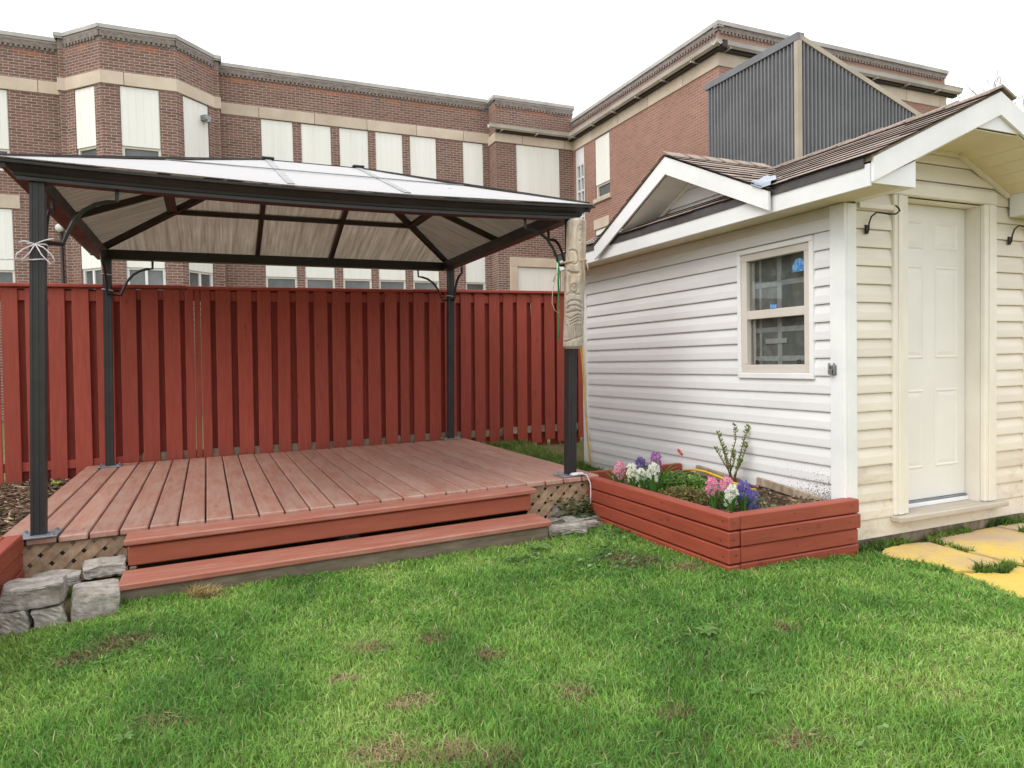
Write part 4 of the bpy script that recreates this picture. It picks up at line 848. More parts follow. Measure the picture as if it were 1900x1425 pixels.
# fascia, drip edge, soffits, rakes
MB().cbox(3.335, 3.352, 2.72, 6.42, 2.115, 2.238, .002).build('fascia', M_white, SH)
mb = MB(); mb.box(3.326, 3.3345, 2.75, 6.42, 2.222, 2.279); mb.build('drip_edge', M_drip, SH)
for i in range(10): MB().cbox(3.3525, 3.598, 2.74 + i * .368, 3.104 + i * .368, 2.128, 2.14, .003).build('soffit_panel', M_soff, SH)
def rake_side(y1, z1_, name='rake_board'):
    MB().prism([(3.293, YD, ZD - .016), (3.293, y1, z1_), (3.293, y1, z1_ - .12), (3.293, YD, ZD - .15)], (.0172, 0, 0)).build(name, M_white, SH)
rake_side(YD + DL + .01, ZD - SD * DL - .02); rake_side(YD - DL + .0, ZD - SD * DL - .016)
for sg in (1, -1):
    n = 7
    for i in range(n):
        ya, yb_ = YD + sg * (i * .15 + .002), YD + sg * ((i + 1) * .15 - .002); za, zb_ = ZD - .13 - SD * i * .15, ZD - .13 - SD * (i + 1) * .15
        MB().hexa([(3.334, ya, za - .006), (3.6, ya, za - .006), (3.6, yb_, zb_ - .006), (3.334, yb_, zb_ - .006), (3.334, ya, za), (3.6, ya, za), (3.6, yb_, zb_), (3.334, yb_, zb_)]).build('soffit_panel', M_white, SH)
    MB().bar((3.585, YD + sg * .03, ZD - .17), (3.585, YD + sg * .70, ZD - .17 - SD * .67), .02, .03).build('trim_strip', M_cream, SH)
for n in range(21, 24):
    z = ZS + n * EXP; hw = (ZD - .13 - z - .02) / SD
    if hw > .05: course(sL, YL(YD + hw), YL(YD - hw), z, M_sidL)
MB().add([(3.603, YD - .8, 2.40), (3.603, YD + .8, 2.40), (3.603, YD, ZD - .05)], [(0, 1, 2)]).build('gable_wall', M_sidL, SH)
# front gable
def rake_front(sg):
    X = lambda x: XR + sg * (x - XR)
    MB().prism([(X(3.345), 2.70, 2.268), (X(XR), 2.70, ZR - .012), (X(XR), 2.70, ZR - .15), (X(3.345), 2.70, 2.138)], (0, .018, 0)).build('rake_board', M_white, SH)
    MB().prism([(X(3.352), 2.7185, 2.134), (X(3.70), 2.7185, 2.134), (X(3.70), 2.7185, 2.285), (X(3.352), 2.7185, 2.142)], (0, .37, 0)).build('cornice_return', M_white, SH)
    xs = [3.70 + i * .108 for i in range(6)]
    for i in range(5):
        a, b = xs[i], xs[i + 1] - .003; za, zb_ = 2.292 + (a - 3.7) * .45, 2.292 + (b - 3.7) * .45
        MB().hexa([(X(a), 2.72, za - .006), (X(b), 2.72, zb_ - .006), (X(b), 3.115, zb_ - .006), (X(a), 3.115, za - .006), (X(a), 2.72, za), (X(b), 2.72, zb_), (X(b), 3.115, zb_), (X(a), 3.115, za)]).build('soffit_panel', M_soff, SH)
    MB().bar((X(3.71), 3.09, 2.275), (X(4.24), 3.09, 2.275 + .54 * .445), .02, .028).build('trim_strip', M_cream, SH)
    MB().prism([(X(4.22), 2.7185, ZR - .24), (X(XR), 2.7185, ZR - .24 + .0), (X(XR), 2.7185, ZR - .15), (X(4.215), 2.7185, ZR - .235)], (0, .012, 0)).build('rake_infill', M_white, SH)
rake_front(1); rake_front(-1)
MB().cbox(4.235, 4.625, 2.732, 3.115, 2.522, 2.53, .002).build('soffit_panel', M_soff, SH); MB().bar((4.235, 3.09, 2.508), (4.625, 3.09, 2.508), .02, .028).build('trim_strip', M_cream, SH)
MB().cbox(3.70, 4.0, 3.085, 3.1, 2.1, 2.135, .003).build('trim_strip', M_cream, SH)
MB().cbox(5.51, 5.527, 2.72, 6.42, 2.115, 2.238, .002).build('fascia', M_white, SH); MB().box(5.372, 5.508, 2.74, 6.42, 2.128, 2.14).build('soffit_panel', M_soff, SH)
# hooks, latch plate
HK = [(0, 0, -.03), (.012, 0, -.03), (.002, -.02, -.024), (-.006, -.03, .02), (.008, -.035, .06), (.05, -.04, .088), (.10, -.045, .085), (.15, -.05, .08), (.20, -.055, .085), (.228, -.06, .105), (.215, -.06, .122), (.19, -.06, .135)]
for x0, lb in ((3.765, 'black iron plant hook on the siding left of the shed door'), (5.165, 'black iron plant hook on the siding right of the shed door')):
    mb = MB(); mb.tube([(x0 + a, 3.10 + b, 1.985 + c) for a, b, c in HK], .0055, 6); mb.cbox(x0 - .008, x0 + .02, 3.092, 3.103, 1.945, 2.0, .002); tag(mb.build('plant_hook', M_iron, None, True), lb, 'hook')
mb = MB(); sL.box(mb, YL(3.198), YL(3.152), .026, .034, 1.075, 1.135, .003); sL.box(mb, YL(3.202), YL(3.192), .034, .05, 1.08, 1.15, .003); sL.box(mb, YL(3.165), YL(3.155), .034, .05, 1.08, 1.15, .003); sL.box(mb, YL(3.19), YL(3.17), .034, .055, 1.075, 1.11, .004)
tag(mb.build('latch_bracket', M_galv, None), 'small galvanised bracket on the white corner post of the shed', 'bracket')
mb = MB(); mb.tube([(3.56, 6.36, 1.68), (3.545, 6.33, 1.4), (3.55, 6.30, 1.1), (3.55, 6.27, .8), (3.555, 6.25, .55), (3.55, 6.21, .38), (3.56, 6.19, .2), (3.55, 6.15, .12)], .0055, 6); mb.tube([(3.56, 6.34, 1.66), (3.55, 6.28, 1.1), (3.556, 6.27, .62), (3.555, 6.22, .3), (3.56, 6.20, .13)], .004, 6)
tag(mb.build('extension_cord', M_yellow, None, True), 'yellow extension cord hanging down the far corner of the shed', 'cord')
mb = MB(); mb.tube([(3.575, 4.74, .43), (3.57, 4.72, .42), (3.57, 4.70, .405)], .01, 6); mb.tube([(3.575, 4.76, .445), (3.57, 4.735, .43)], [.004, .012], 6)
tag(mb.build('clip', M_rednote, None, True), 'small red plastic clip on the shed siding above the planter', 'clip')

# ------------------------------------------------------------------ raised flower bed by the shed
PL = thing('planter_box', 'raised red timber flower bed in front of the shed wall', 'planter', (3.1, 3.9, 0))
PX0, PX1, PY0, PY1 = 2.61, 3.62, 3.03, 4.745
zl = [(-.06, .041), (.049, .136), (.144, .229), (.237, .318)]
for i, (a, b) in enumerate(zl):
    jt = random.uniform(-.003, .003)
    if i % 2 == 0 or i == 3 or True:
        MB().cbox(PX0 + jt, PX0 + .085 + jt, PY0 + (.0 if i != 2 else .0), PY1, a, b, .007).build('timber', M_ply, PL)
        MB().cbox(PX0 + .087, PX1 + (.006 if i == 2 else 0) - (.006 if i == 1 else 0), PY0 - (.006 if i == 2 else 0) + (.004 if i < 2 else 0), PY0 + .083, a - .002, b + .001, .007).build('timber', M_plx, PL)
    MB().cbox(PX0 + .087, 3.572, PY1 - .045, PY1, a, b + (.0 if i < 3 else .012), .006).build('timber', M_plx, PL)
nl = MB()
def nail(p, n_):
    n_ = Vector(n_); a = n_.orthogonal().normalized() * .005; b = n_.cross(a); p = Vector(p) + n_ * .0006
    nl.add([p + a * math.cos(k) + b * math.sin(k) for k in (0, 1.05, 2.09, 3.14, 4.19, 5.24)], [(0, 1, 2, 3, 4, 5)])
for a, b in zl[1:]:
    zc = (a + b) / 2
    for y in (PY0 + .05, PY0 + .62, PY0 + 1.2, PY1 - .06): nail((PX0 - .0035, y + random.uniform(-.02, .02), zc + random.uniform(-.015, .015)), (-1, 0, 0))
    for x in (PX0 + .05, PX0 + .5, PX1 - .08): nail((x + random.uniform(-.02, .02), PY0 - .0065, zc + random.uniform(-.015, .015)), (0, -1, 0))
o = nl.build('nail_heads', M_iron, PL); o['kind'] = 'stuff'
def heap(name, x0, x1, y0, y1, z, amp, m, parent=None, n=40):
    xs = np.linspace(x0, x1, n); ys = np.linspace(y0, y1, n); X, Y = np.meshgrid(xs, ys, indexing='ij'); Z = z(X, Y) + amp * (VA(X, Y, 7) - .5) + amp * .5 * (VB(X, Y, 19) - .5)
    a = (np.arange(n - 1)[:, None] * n + np.arange(n - 1)).ravel(); F = np.c_[a, a + n, a + n + 1, a + 1]
    o = bulk(name, np.c_[X.ravel(), Y.ravel(), Z.ravel()], F, np.ones((n * n, 3)) * .1, m, parent); o.data.shade_smooth(); return o
bedz = lambda x, y: .235 + 0 * x + .03 * sstep(3.3, 3.55, x)
heap('soil', PX0 + .08, 3.585, PY0 + .08, PY1 - .04, bedz, .03, M_soil, PL)
def chips(name, n, xy, zf, ln, cols, seed, keep=None):
    r_ = np.random.default_rng(seed); P = np.c_[r_.uniform(xy[0], xy[1], n), r_.uniform(xy[2], xy[3], n)]
    if keep is not None: P = P[keep(P[:, 0], P[:, 1])]
    n = len(P); L = r_.uniform(.3, 1, n) * ln; W_2 = L * r_.uniform(.15, .45, n); a = r_.uniform(0, 6.28, n); tz = r_.uniform(-.35, .35, n); h = r_.uniform(.002, .006, n)
    z = zf(P[:, 0], P[:, 1]) + .006 + r_.uniform(0, .012, n); d_ = np.c_[np.cos(a), np.sin(a), tz]; s_ = np.c_[-np.sin(a), np.cos(a), r_.uniform(-.3, .3, n)]; c = np.c_[P, z]; up = np.c_[np.zeros(n), np.zeros(n), h]
    V = np.stack([c - d_ * L[:, None] / 2 - s_ * W_2[:, None] / 2, c + d_ * L[:, None] / 2 - s_ * W_2[:, None] * .3, c + d_ * L[:, None] / 2 + s_ * W_2[:, None] * .3, c - d_ * L[:, None] / 2 + s_ * W_2[:, None] / 2], 1); V = np.concatenate([V, V + up[:, None, :] + 0], 1).reshape(-1, 3)
    f = np.array([(4, 5, 6, 7), (0, 1, 5, 4), (1, 2, 6, 5), (2, 3, 7, 6), (3, 0, 4, 7)]); F = (np.arange(n)[:, None, None] * 8 + f).reshape(-1, 4)
    ci = np.array([srgb(*q)[:3] for q in cols]); C = np.repeat(ci[r_.integers(0, len(ci), n)] * r_.uniform(.75, 1.2, (n, 1)), 8, 0)
    o = bulk(name, V, F, C, M_chip); return struct(o, 'stuff')
MUL = [(104, 82, 66), (84, 66, 54), (136, 112, 92), (160, 140, 118), (70, 54, 46), (120, 94, 78)]
tag(chips('bark_mulch', 1500, (PX0 + .1, 3.57, PY0 + .1, PY1 - .06), bedz, .05, MUL, 5), 'brown bark mulch inside the raised flower bed', 'mulch')
def leaf_mass(name, label, n, cen, rad, zf, hmax, ls, cols, seed, curl=.5, keep=None):
    """small pointed leaves heaped into a low mound: stuff"""
    r_ = np.random.default_rng(seed); a = r_.uniform(0, 6.28, n); rr = np.sqrt(r_.uniform(0, 1, n)); x = cen[0] + rad[0] * rr * np.cos(a); y = cen[1] + rad[1] * rr * np.sin(a)
    if keep is not None: k = keep(x, y); x, y, rr = x[k], y[k], rr[k]; n = len(x)
    z = zf(x, y) + hmax * (1 - rr ** 2) * r_.uniform(.15, 1, n) * (.5 + VA(x, y, 12)); az = r_.uniform(0, 6.28, n); el = r_.uniform(-.1, .9, n); L = ls * r_.uniform(.6, 1.3, n); wd = L * r_.uniform(.25, .42, n)
    d_ = np.c_[np.cos(az) * np.cos(el), np.sin(az) * np.cos(el), np.sin(el)]; s_ = np.c_[-np.sin(az), np.cos(az), r_.uniform(-.3, .3, n)]; c = np.c_[x, y, z]
    tip = c + d_ * L[:, None] - np.c_[np.zeros(n), np.zeros(n), curl * L * .3]; mid = c + d_ * L[:, None] * .45
    V = np.stack([c, mid - s_ * wd[:, None], mid + s_ * wd[:, None] , tip], 1).reshape(-1, 3); F = (np.arange(n)[:, None, None] * 4 + np.array([(0, 1, 2), (1, 3, 2)])).reshape(-1, 3)
    ci = np.array([srgb(*q)[:3] for q in cols]); C = np.repeat(ci[r_.integers(0, len(ci), n)] * r_.uniform(.7, 1.25, (n, 1)), 4, 0)
    return tag(struct(bulk(name, V, F, C, M_leaf), 'stuff'), label, 'ground cover')
leaf_mass('ground_cover', 'bright green mat of low leaves behind the hyacinths in the bed', 3600, (3.22, 4.22), (.26, .36), bedz, .10, .028, [(120, 160, 60), (96, 138, 50), (140, 176, 84), (84, 120, 48)], 21)
leaf_mass('ground_cover', 'brownish green mat of low leaves in the middle of the bed', 3000, (2.98, 3.86), (.24, .30), bedz, .075, .022, [(128, 110, 64), (110, 120, 56), (146, 118, 78), (96, 84, 50), (120, 136, 66)], 22)
leaf_mass('ground_cover', 'scattered green leaves at the front right of the bed', 500, (3.2, 3.25), (.3, .12), bedz, .05, .024, [(110, 146, 62), (90, 124, 52), (134, 160, 80)], 23)
def plank(p, q, wd, th, label):
    mb = MB(); mb.bar(p, q, th, wd, (0, 0, 1), .004); tag(mb.build('plank', M_raw, None), label, 'plank')
plank((3.545, 3.25, .272), (3.53, 3.80, .325), .055, .02, 'grey weathered plank leaning against the shed wall near the corner post')
plank((3.50, 3.95, .28), (3.54, 4.47, .31), .08, .03, 'short grey plank by the shed wall behind the budding shrub')
mb = MB(); mb.tube([(3.46, 4.55, .30), (3.45, 4.4, .33), (3.44, 4.25, .335), (3.45, 4.1, .315), (3.43, 3.95, .30), (3.47, 3.85, .28), (3.5, 3.75, .262)], .009, 6); tag(mb.build('cord', M_yellow, None, True), 'yellow cord lying across the back of the flower bed', 'cord')
def stone_obj(c, s_, rot, seed, label, flat=False, parent=None):
    """rough split stone block"""
    r_ = random.Random(seed); bm = bmesh.new(); bmesh.ops.create_cube(bm, size=1); bmesh.ops.subdivide_edges(bm, edges=bm.edges, cuts=7, use_grid_fill=True)
    for v in bm.verts:
        p = v.co; q = Vector((math.copysign(abs(2 * p.x) ** 1.0, p.x), math.copysign(abs(2 * p.y), p.y), math.copysign(abs(2 * p.z), p.z)))
        e = sum(1 for t_ in q if abs(t_) > .98); k = {1: 1, 2: .965, 3: .92}.get(e, 1); f = .022 if not flat else .02
        n_ = Vector((VA(np.float64(p.y * 2 + seed), np.float64(p.z * 2 + 9), .8) - .5, VB(np.float64(p.x * 2 + seed), np.float64(p.z * 2), .8) - .5, VC_(np.float64(p.x * 2 + seed), np.float64(p.y * 2), .8) - .5))
        v.co = Vector((p.x * s_[0] * k, p.y * s_[1] * k, p.z * s_[2] * k)) + n_ * f + Vector((r_.uniform(-1, 1), r_.uniform(-1, 1), r_.uniform(-1, 1))) * .003
    me = bpy.data.meshes.new('stone'); bm.to_mesh(me); bm.free(); me.materials.append(M_stone); o = bpy.data.objects.new('stone', me); COL.objects.link(o)
    o.location = c; o.rotation_euler = (r_.uniform(-.04, .04), r_.uniform(-.04, .04), rot); return tag(o, label, 'stone')
for i, (c, s_, rot, lb) in enumerate([((-.79, 3.985, .135), (.245, .21, .105), .02, 'big grey block on top at the left of the stone edging'), ((-.55, 4.06, .035), (.21, .27, .13), .12, 'sloping grey block beside the lower step in the stone edging'), ((-.865, 3.95, .025), (.115, .18, .125), .0, 'small square grey block lowest at the far left of the edging'), ((-.735, 3.965, .025), (.13, .17, .11), .1, 'small grey block under the big one, nearest the grass'), ((-.76, 4.33, .10), (.22, .12, .05), .05, 'thin flat stone against the lattice behind the big block'), ((-.55, 4.38, .12), (.2, .16, .06), .1, 'flat pale stone in the corner of the lattice and the steps')]):
    stone_obj(c, s_, rot, 31 + i * 7, lb)
for i, (c, s_, rot, lb) in enumerate([((2.42, 4.66, .085), (.27, .13, .09), .25, 'grey block leaning under the ivy right of the steps'), ((2.25, 4.24, .04), (.27, .10, .06), -.30, 'loose grey stone lying in the grass past the end of the lower step'), ((2.24, 4.50, .03), (.2, .12, .04), .1, 'flat stone right against the end of the steps'), ((2.48, 4.47, .03), (.28, .16, .04), .2, 'flat paving stone between the steps and the flower bed'), ((2.46, 4.33, .025), (.2, .09, .035), .1, 'thin paving stone in front of the flat one by the bed'), ((2.72, 4.86, .19), (.24, .09, .05), .5, 'flat stone wedged between the deck post and the bed')]):
    stone_obj(c, s_, rot, 131 + i * 5, lb, True)
# partly seen planter at the left edge
PB = thing('planter_box', 'red timber box partly seen at the left edge beside the deck', 'planter', (-1.3, 3.8, 0))
for i, (a, b) in enumerate(((-.06, .04), (.044, .13), (.134, .22), (.224, .318))):
    MB().cbox(-1.02, -.945 + .004 * (i % 2), 2.9, 4.515, a, b, .006).build('timber', M_ply, PB); MB().cbox(-1.75, -1.0201, 4.44, 4.515, a, b, .006).build('timber', M_plx, PB); MB().cbox(-1.75, -1.0201, 2.9, 2.975, a, b, .006).build('timber', M_plx, PB)
heap('soil', -1.75, -1.0, 2.95, 4.46, lambda x, y: .22 + 0 * x, .03, M_soil, PB)
# mulch beds on the ground
tag(chips('bark_mulch', 5200, (-2.4, -1.0, 4.5, 7.8), ground_z, .10, MUL + [(172, 150, 126), (96, 80, 66)], 8, lambda x, y: (x < -1.06)), 'brown bark mulch and dry leaves between fence and deck', 'mulch')
tag(chips('leaf_litter', 900, (2.7, 3.6, 4.8, 7.8), ground_z, .06, [(180, 160, 130), (150, 128, 100), (120, 96, 74)], 9), 'dry leaf litter in the strip beside the deck', 'litter')

# ------------------------------------------------------------------ painted paver path
PATH = bpy.data.objects.new('path', None); COL.objects.link(PATH); struct(PATH)
def paver(poly, z=-.018, th=.05):
    bm = bmesh.new(); P = []
    n = len(poly)
    for i in range(n):
        a, b = Vector(poly[i] + (0,)), Vector(poly[(i + 1) % n] + (0,))
        for k in range(6):
            t_ = k / 6; p = a.lerp(b, t_); j = .012; P.append(p + Vector((random.uniform(-j, j), random.uniform(-j, j), 0)))
    top = [bm.verts.new((p.x, p.y, z)) for p in P]; bot = [bm.verts.new((p.x, p.y, z - th)) for p in P]; bm.faces.new(top); m_ = len(P)
    for i in range(m_): bm.faces.new((top[i], bot[i], bot[(i + 1) % m_], top[(i + 1) % m_]))
    bmesh.ops.recalc_face_normals(bm, faces=bm.faces); me = bpy.data.meshes.new('paver'); bm.to_mesh(me); bm.free(); me.materials.append(M_paver); o = bpy.data.objects.new('paver', me); COL.objects.link(o); o.parent = PATH
paver([(3.74, 2.98), (3.72, 2.86), (3.80, 2.70), (3.76, 2.58), (4.02, 2.45), (4.19, 2.53), (4.21, 2.86), (4.22, 3.02), (4.10, 3.06), (3.86, 3.04)])
paver([(4.25, 2.90), (4.24, 2.55), (4.30, 2.36), (4.98, 2.42), (5.0, 2.86), (4.98, 3.07), (4.28, 3.07)])
paver([(3.79, 2.50), (3.74, 2.38), (3.66, 2.22), (3.62, 2.0), (3.58, 1.5), (4.25, 1.5), (4.24, 2.28), (4.16, 2.47), (4.0, 2.40)])
paver([(5.02, 2.90), (5.03, 2.40), (5.75, 2.4), (5.8, 3.07), (5.02, 3.07)], -.016); paver([(4.29, 2.30), (4.28, 1.5), (5.0, 1.5), (5.0, 2.37)]); paver([(5.03, 2.35), (5.03, 1.5), (5.75, 1.5), (5.75, 2.35)])
MB().cbox(3.7, 5.36, 3.135, 3.18, -.06, .03, .004).build('footing', M_raw, SH)

# ------------------------------------------------------------------ lawn
PBX = np.array([3.30, 3.50, 3.60, 3.64, 3.70, 3.74, 3.80, 3.74, 3.72, 3.76]); PBY = np.array([.5, 1.4, 2.0, 2.1, 2.25, 2.42, 2.62, 2.80, 2.92, 3.04])
def lawn_ok(x, y):
    edge = np.interp(y, PBY, PBX) + .05 * (VB(x, y, 6) - .5)
    ok = (x < edge) & (y < 5.2)
    ok &= ~((x > -.46) & (x < 2.09) & (y > 4.045 + .04 * (x + .45)))
    ok &= ~((x > -.94) & (x <= -.44) & (y > 3.87)) & ~((x < -.935) & (y > 2.88))
    ok &= ~((x > 2.6) & (y > 3.02) & (y < 4.76)) & ~((x >= 2.07) & (y > 4.56)) & (x < 3.9)
    return ok
def blades(name, label, cx, n, seed, hgt, wid, cols, ok, bare=True, zf=ground_z, dens=None, lay=.55):
    r_ = np.random.default_rng(seed); x = r_.uniform(cx[0], cx[1], n); y = r_.uniform(cx[2], cx[3], n); k = ok(x, y)
    if dens is not None: k &= r_.random(n) < dens(x, y)
    x, y = x[k], y[k]
    pn = .55 * VA(x, y, 2.3) + .3 * VB(x, y, 5.5) + .15 * VC_(x, y, 14)
    if bare:
        b_ = .6 * VC_(x, y, 2.9) + .4 * VB(x, y, 8.5); kp = np.clip((b_ - .15) / .1, .6, 1)
        for sx, sy, sr in SPOTS: kp = np.minimum(kp, np.clip(((np.hypot((x - sx) * .7, y - sy) / sr) - .45 + .5 * (VB(x, y, 16) - .5)) * 1.6, .42, 1))
        keep = r_.random(len(x)) < kp; x, y, pn = x[keep], y[keep], pn[keep]
    n = len(x); dist = np.hypot(x, y)
    h = hgt * r_.uniform(.4, 1.3, n) * (.45 + 1.1 * (.6 * pn + .4 * VC_(x, y, 11))); wd = wid * r_.uniform(.7, 1.3, n) * np.clip(dist / 2.6, .8, 1.9)
    az = r_.uniform(0, 6.28, n) + 3 * VA(x, y, 6); ln = r_.uniform(.15, 1.0, n) ** .8 * lay * 2.1 * (.6 + .8 * VB(x, y, 9)); fa = r_.uniform(0, 3.14, n)
    c = np.c_[x, y, zf(x, y) - .004]; d_ = np.c_[np.cos(az), np.sin(az), np.zeros(n)]; s_ = np.c_[np.cos(fa), np.sin(fa), np.zeros(n)] * wd[:, None] / 2; up = np.array([0, 0, 1.])
    m1 = c + up * (h * .55)[:, None] + d_ * (h * ln * .22)[:, None]; tp_ = c + up * (h * (1 - .28 * ln))[:, None] + d_ * (h * ln * .85)[:, None]
    V = np.stack([c - s_, c + s_, m1 - s_ * .85, m1 + s_ * .85, tp_], 1).reshape(-1, 3); F = (np.arange(n)[:, None, None] * 5 + np.array([(0, 1, 2), (1, 3, 2), (2, 3, 4)])).reshape(-1, 3)
    ci = np.array([srgb(*q)[:3] for q in cols]); w_ = np.clip(pn * 1.7 - .35 + r_.normal(0, .16, n), 0, .999) * (len(ci) - 2); i0 = w_.astype(int); fr_ = (w_ - i0)[:, None]
    C = ci[i0] * (1 - fr_) + ci[i0 + 1] * fr_; dry = r_.random(n) < .03; C[dry] = ci[-1]; C *= r_.uniform(.6, 1.25, (n, 1)); C = np.repeat(C, 5, 0)
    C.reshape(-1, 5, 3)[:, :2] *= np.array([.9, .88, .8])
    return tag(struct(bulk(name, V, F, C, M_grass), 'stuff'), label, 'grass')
SPOTS = [(.586, 2.895, .055), (.846, 2.859, .05), (1.005, 2.604, .05), (.625, 2.365, .055), (.472, 2.089, .07), (.631, 1.993, .06), (.749, 1.893, .05), (-.388, 3.43, .08), (-.516, 3.342, .06), (2.246, 3.398, .10), (2.194, 3.549, .07), (.443, 2.653, .04), (1.16, 2.183, .04), (1.396, 1.9, .04), (1.638, 1.6, .05), (-.176, 2.585, .04), (2.467, 3.2, .07), (2.28, 2.3, .04)]
GC = [(180, 208, 118), (157, 196, 100), (137, 182, 86), (119, 166, 78), (105, 150, 72), (208, 196, 156)]
near = lambda x, y: np.clip(1.25 - np.hypot(x, y) * .17, .35, 1)
blades('lawn_grass', 'short bright green lawn grass covering the foreground', (-2.2, 4.0, .6, 5.2), 1050000, 41, .041, .0037, GC, lawn_ok, dens=near)
def spot_ok(x, y):
    k = np.zeros(len(x), bool)
    for sx, sy, sr in SPOTS: k |= np.hypot((x - sx) * .7, y - sy) < sr * 1.1
    return k & lawn_ok(x, y)
blades('thatch', 'dry straw and dead blades lying in the worn spots of the lawn', (-1.0, 3.4, 1.5, 3.9), 160000, 45, .045, .004, [(196, 176, 140), (172, 150, 116), (150, 128, 100), (128, 106, 84), (206, 190, 156)], spot_ok, False, lay=1.4)
tag(chips('leaf_litter', 4500, (-1.0, 3.4, 1.5, 3.9), ground_z, .03, [(150, 134, 108), (122, 108, 86), (96, 86, 68), (172, 154, 126)], 10, spot_ok), 'brown leaf crumbs and soil in the worn spots of the lawn', 'litter')
blades('grass_fringe', 'longer grass left uncut along the steps and the flower bed', (-1.0, 3.9, 2.7, 5.2), 60000, 42, .055, .0038, [(150, 172, 84), (120, 158, 66), (100, 146, 58), (88, 132, 54), (186, 172, 124)], lambda x, y: lawn_ok(x, y) & ((np.abs(y - (3.98 + .04 * (x + .45))) < .07) & (x < 2.1) | (np.abs(y - 2.97) < .06) & (x > 2.5) & (x < 3.68) | (np.abs(x - 2.56) < .05) & (y > 2.95) | (np.abs(x - np.interp(y, PBY, PBX)) < .07) & (y < 2.8)), False)
blades('grass_strip', 'rough tufted grass between the deck, the fence and the shed', (2.7, 3.62, 4.85, 7.84), 26000, 43, .11, .005, [(150, 164, 88), (120, 148, 66), (98, 130, 56), (84, 112, 50), (196, 180, 138)], lambda x, y: (x > 2.72) & (x < 3.58), True)
def crack(x, y):
    a = (np.abs(y - np.interp(x, [3.8, 4.0, 4.2, 4.3, 4.9, 5.6], [2.56, 2.43, 2.50, 2.33, 2.40, 2.38])) < .035) | ((np.abs(x - 4.235) < .028) & (y > 2.3)) | ((np.abs(x - 5.01) < .03) & (y > 2.2)) | ((np.abs(y - 3.085) < .03) & (x > 3.7))
    return a & (VA(x, y, 5) > .36)
blades('grass_joints', 'grass growing in the joints of the yellow pavers', (3.7, 5.6, 1.6, 3.13), 60000, 44, .06, .004, [(140, 160, 80), (110, 146, 62), (92, 130, 54), (80, 112, 48), (150, 130, 92)], crack, False, lambda x, y: -.03 + 0 * x)
def disc_leaves(name, label, n, cx, ok, zf, size, cols, seed, hz):
    r_ = np.random.default_rng(seed); x = r_.uniform(cx[0], cx[1], n); y = r_.uniform(cx[2], cx[3], n); k = ok(x, y); x, y = x[k], y[k]; n = len(x)
    z = zf(x, y) + hz(x, y) * r_.uniform(.2, 1, n); S = size * r_.uniform(.6, 1.3, n); tx, ty = r_.uniform(-.5, .5, n), r_.uniform(-.7, .2, n); a = np.linspace(0, 2 * math.pi, 8)[:7]; V = [np.c_[x, y, z - S * .25]]
    for q in a:
        rr = S * (1 - .25 * (abs(q - math.pi) < .3)); dx, dy = rr * np.cos(q), rr * np.sin(q); V.append(np.c_[x + dx, y + dy, z + dx * tx + dy * ty])
    V = np.stack(V, 1).reshape(-1, 3); F = (np.arange(n)[:, None, None] * 8 + np.array([(0, i + 1, (i + 1) % 7 + 1) for i in range(7)])).reshape(-1, 3); ci = np.array([srgb(*q)[:3] for q in cols]); C = np.repeat(ci[r_.integers(0, len(ci), n)] * r_.uniform(.75, 1.2, (n, 1)), 8, 0)
    return tag(struct(bulk(name, V, F, C, M_leaf), 'stuff'), label, 'weeds')
IV = [(120, 150, 96), (92, 124, 74), (146, 170, 124), (74, 102, 62)]
disc_leaves('ground_ivy', 'round-leaved ground ivy climbing the lattice right of the steps', 900, (2.25, 2.62, 4.36, 4.6), lambda x, y: (y > 4.62 - .5 * (x - 2.2)), ground_z, .014, IV, 51, lambda x, y: .02 + .17 * sstep(4.38, 4.58, y))
disc_leaves('ground_ivy', 'low ground ivy spreading through the grass past the lower step', 1500, (1.55, 2.6, 3.3, 4.25), lambda x, y: (VA(x, y, 4) > .55) & lawn_ok(x, y), ground_z, .011, IV, 52, lambda x, y: .05 + 0 * x)

disc_leaves('clover', 'small dark clover patches scattered through the lawn', 9000, (-1.2, 3.6, 1.0, 3.9), lambda x, y: (VC_(x, y, 2.1) * .6 + VB(x, y, 6) * .4 > .66) & lawn_ok(x, y), ground_z, .008, [(104, 140, 76), (86, 122, 64), (128, 160, 96)], 53, lambda x, y: .045 + 0 * x)
# weeds in the lawn
def rosette(x, y, n, ln, wd, label, seed):
    r_ = random.Random(seed); z = float(ground_z(x, y)) + .02; mb = MB(); cols = []; 
    for k in range(n):
        a = k * 2.4 + r_.uniform(-.3, .3); L = ln * r_.uniform(.7, 1.15); d_ = Vector((math.cos(a), math.sin(a), 0)); s_ = Vector((-math.sin(a), math.cos(a), 0)); P = []
        for t_, w_, h in ((0, .15, 0), (.3, .7, .35), (.6, 1, .5), (.85, .65, .45), (1, .03, .3)): c = Vector((x, y, z)) + d_ * L * t_ + Vector((0, 0, h * L * .6 + .008)); P += [c - s_ * wd * w_, c - Vector((0, 0, .004)), c + s_ * wd * w_]
        mb.add(P, [q for i in range(4) for q in ((i * 3, i * 3 + 1, i * 3 + 4, i * 3 + 3), (i * 3 + 1, i * 3 + 2, i * 3 + 5, i * 3 + 4))]); cc = np.array(srgb(106, 142, 72)[:3]) * r_.uniform(.8, 1.15); cols += [tuple(cc) + (1,)] * 15
    tag(mb.build('broadleaf_weed', M_leaf, None, True, cols=cols), label, 'weed')
rosette(1.925, 2.385, 9, .055, .015, 'broad-leaved weed rosette in the lawn in front of the flower bed', 1)
rosette(1.73, 1.87, 6, .035, .010, 'small pale weed in the near lawn right of centre', 2)
rosette(-.28, 2.50, 6, .035, .008, 'pale leafy weed near the bottom left of the lawn', 3)
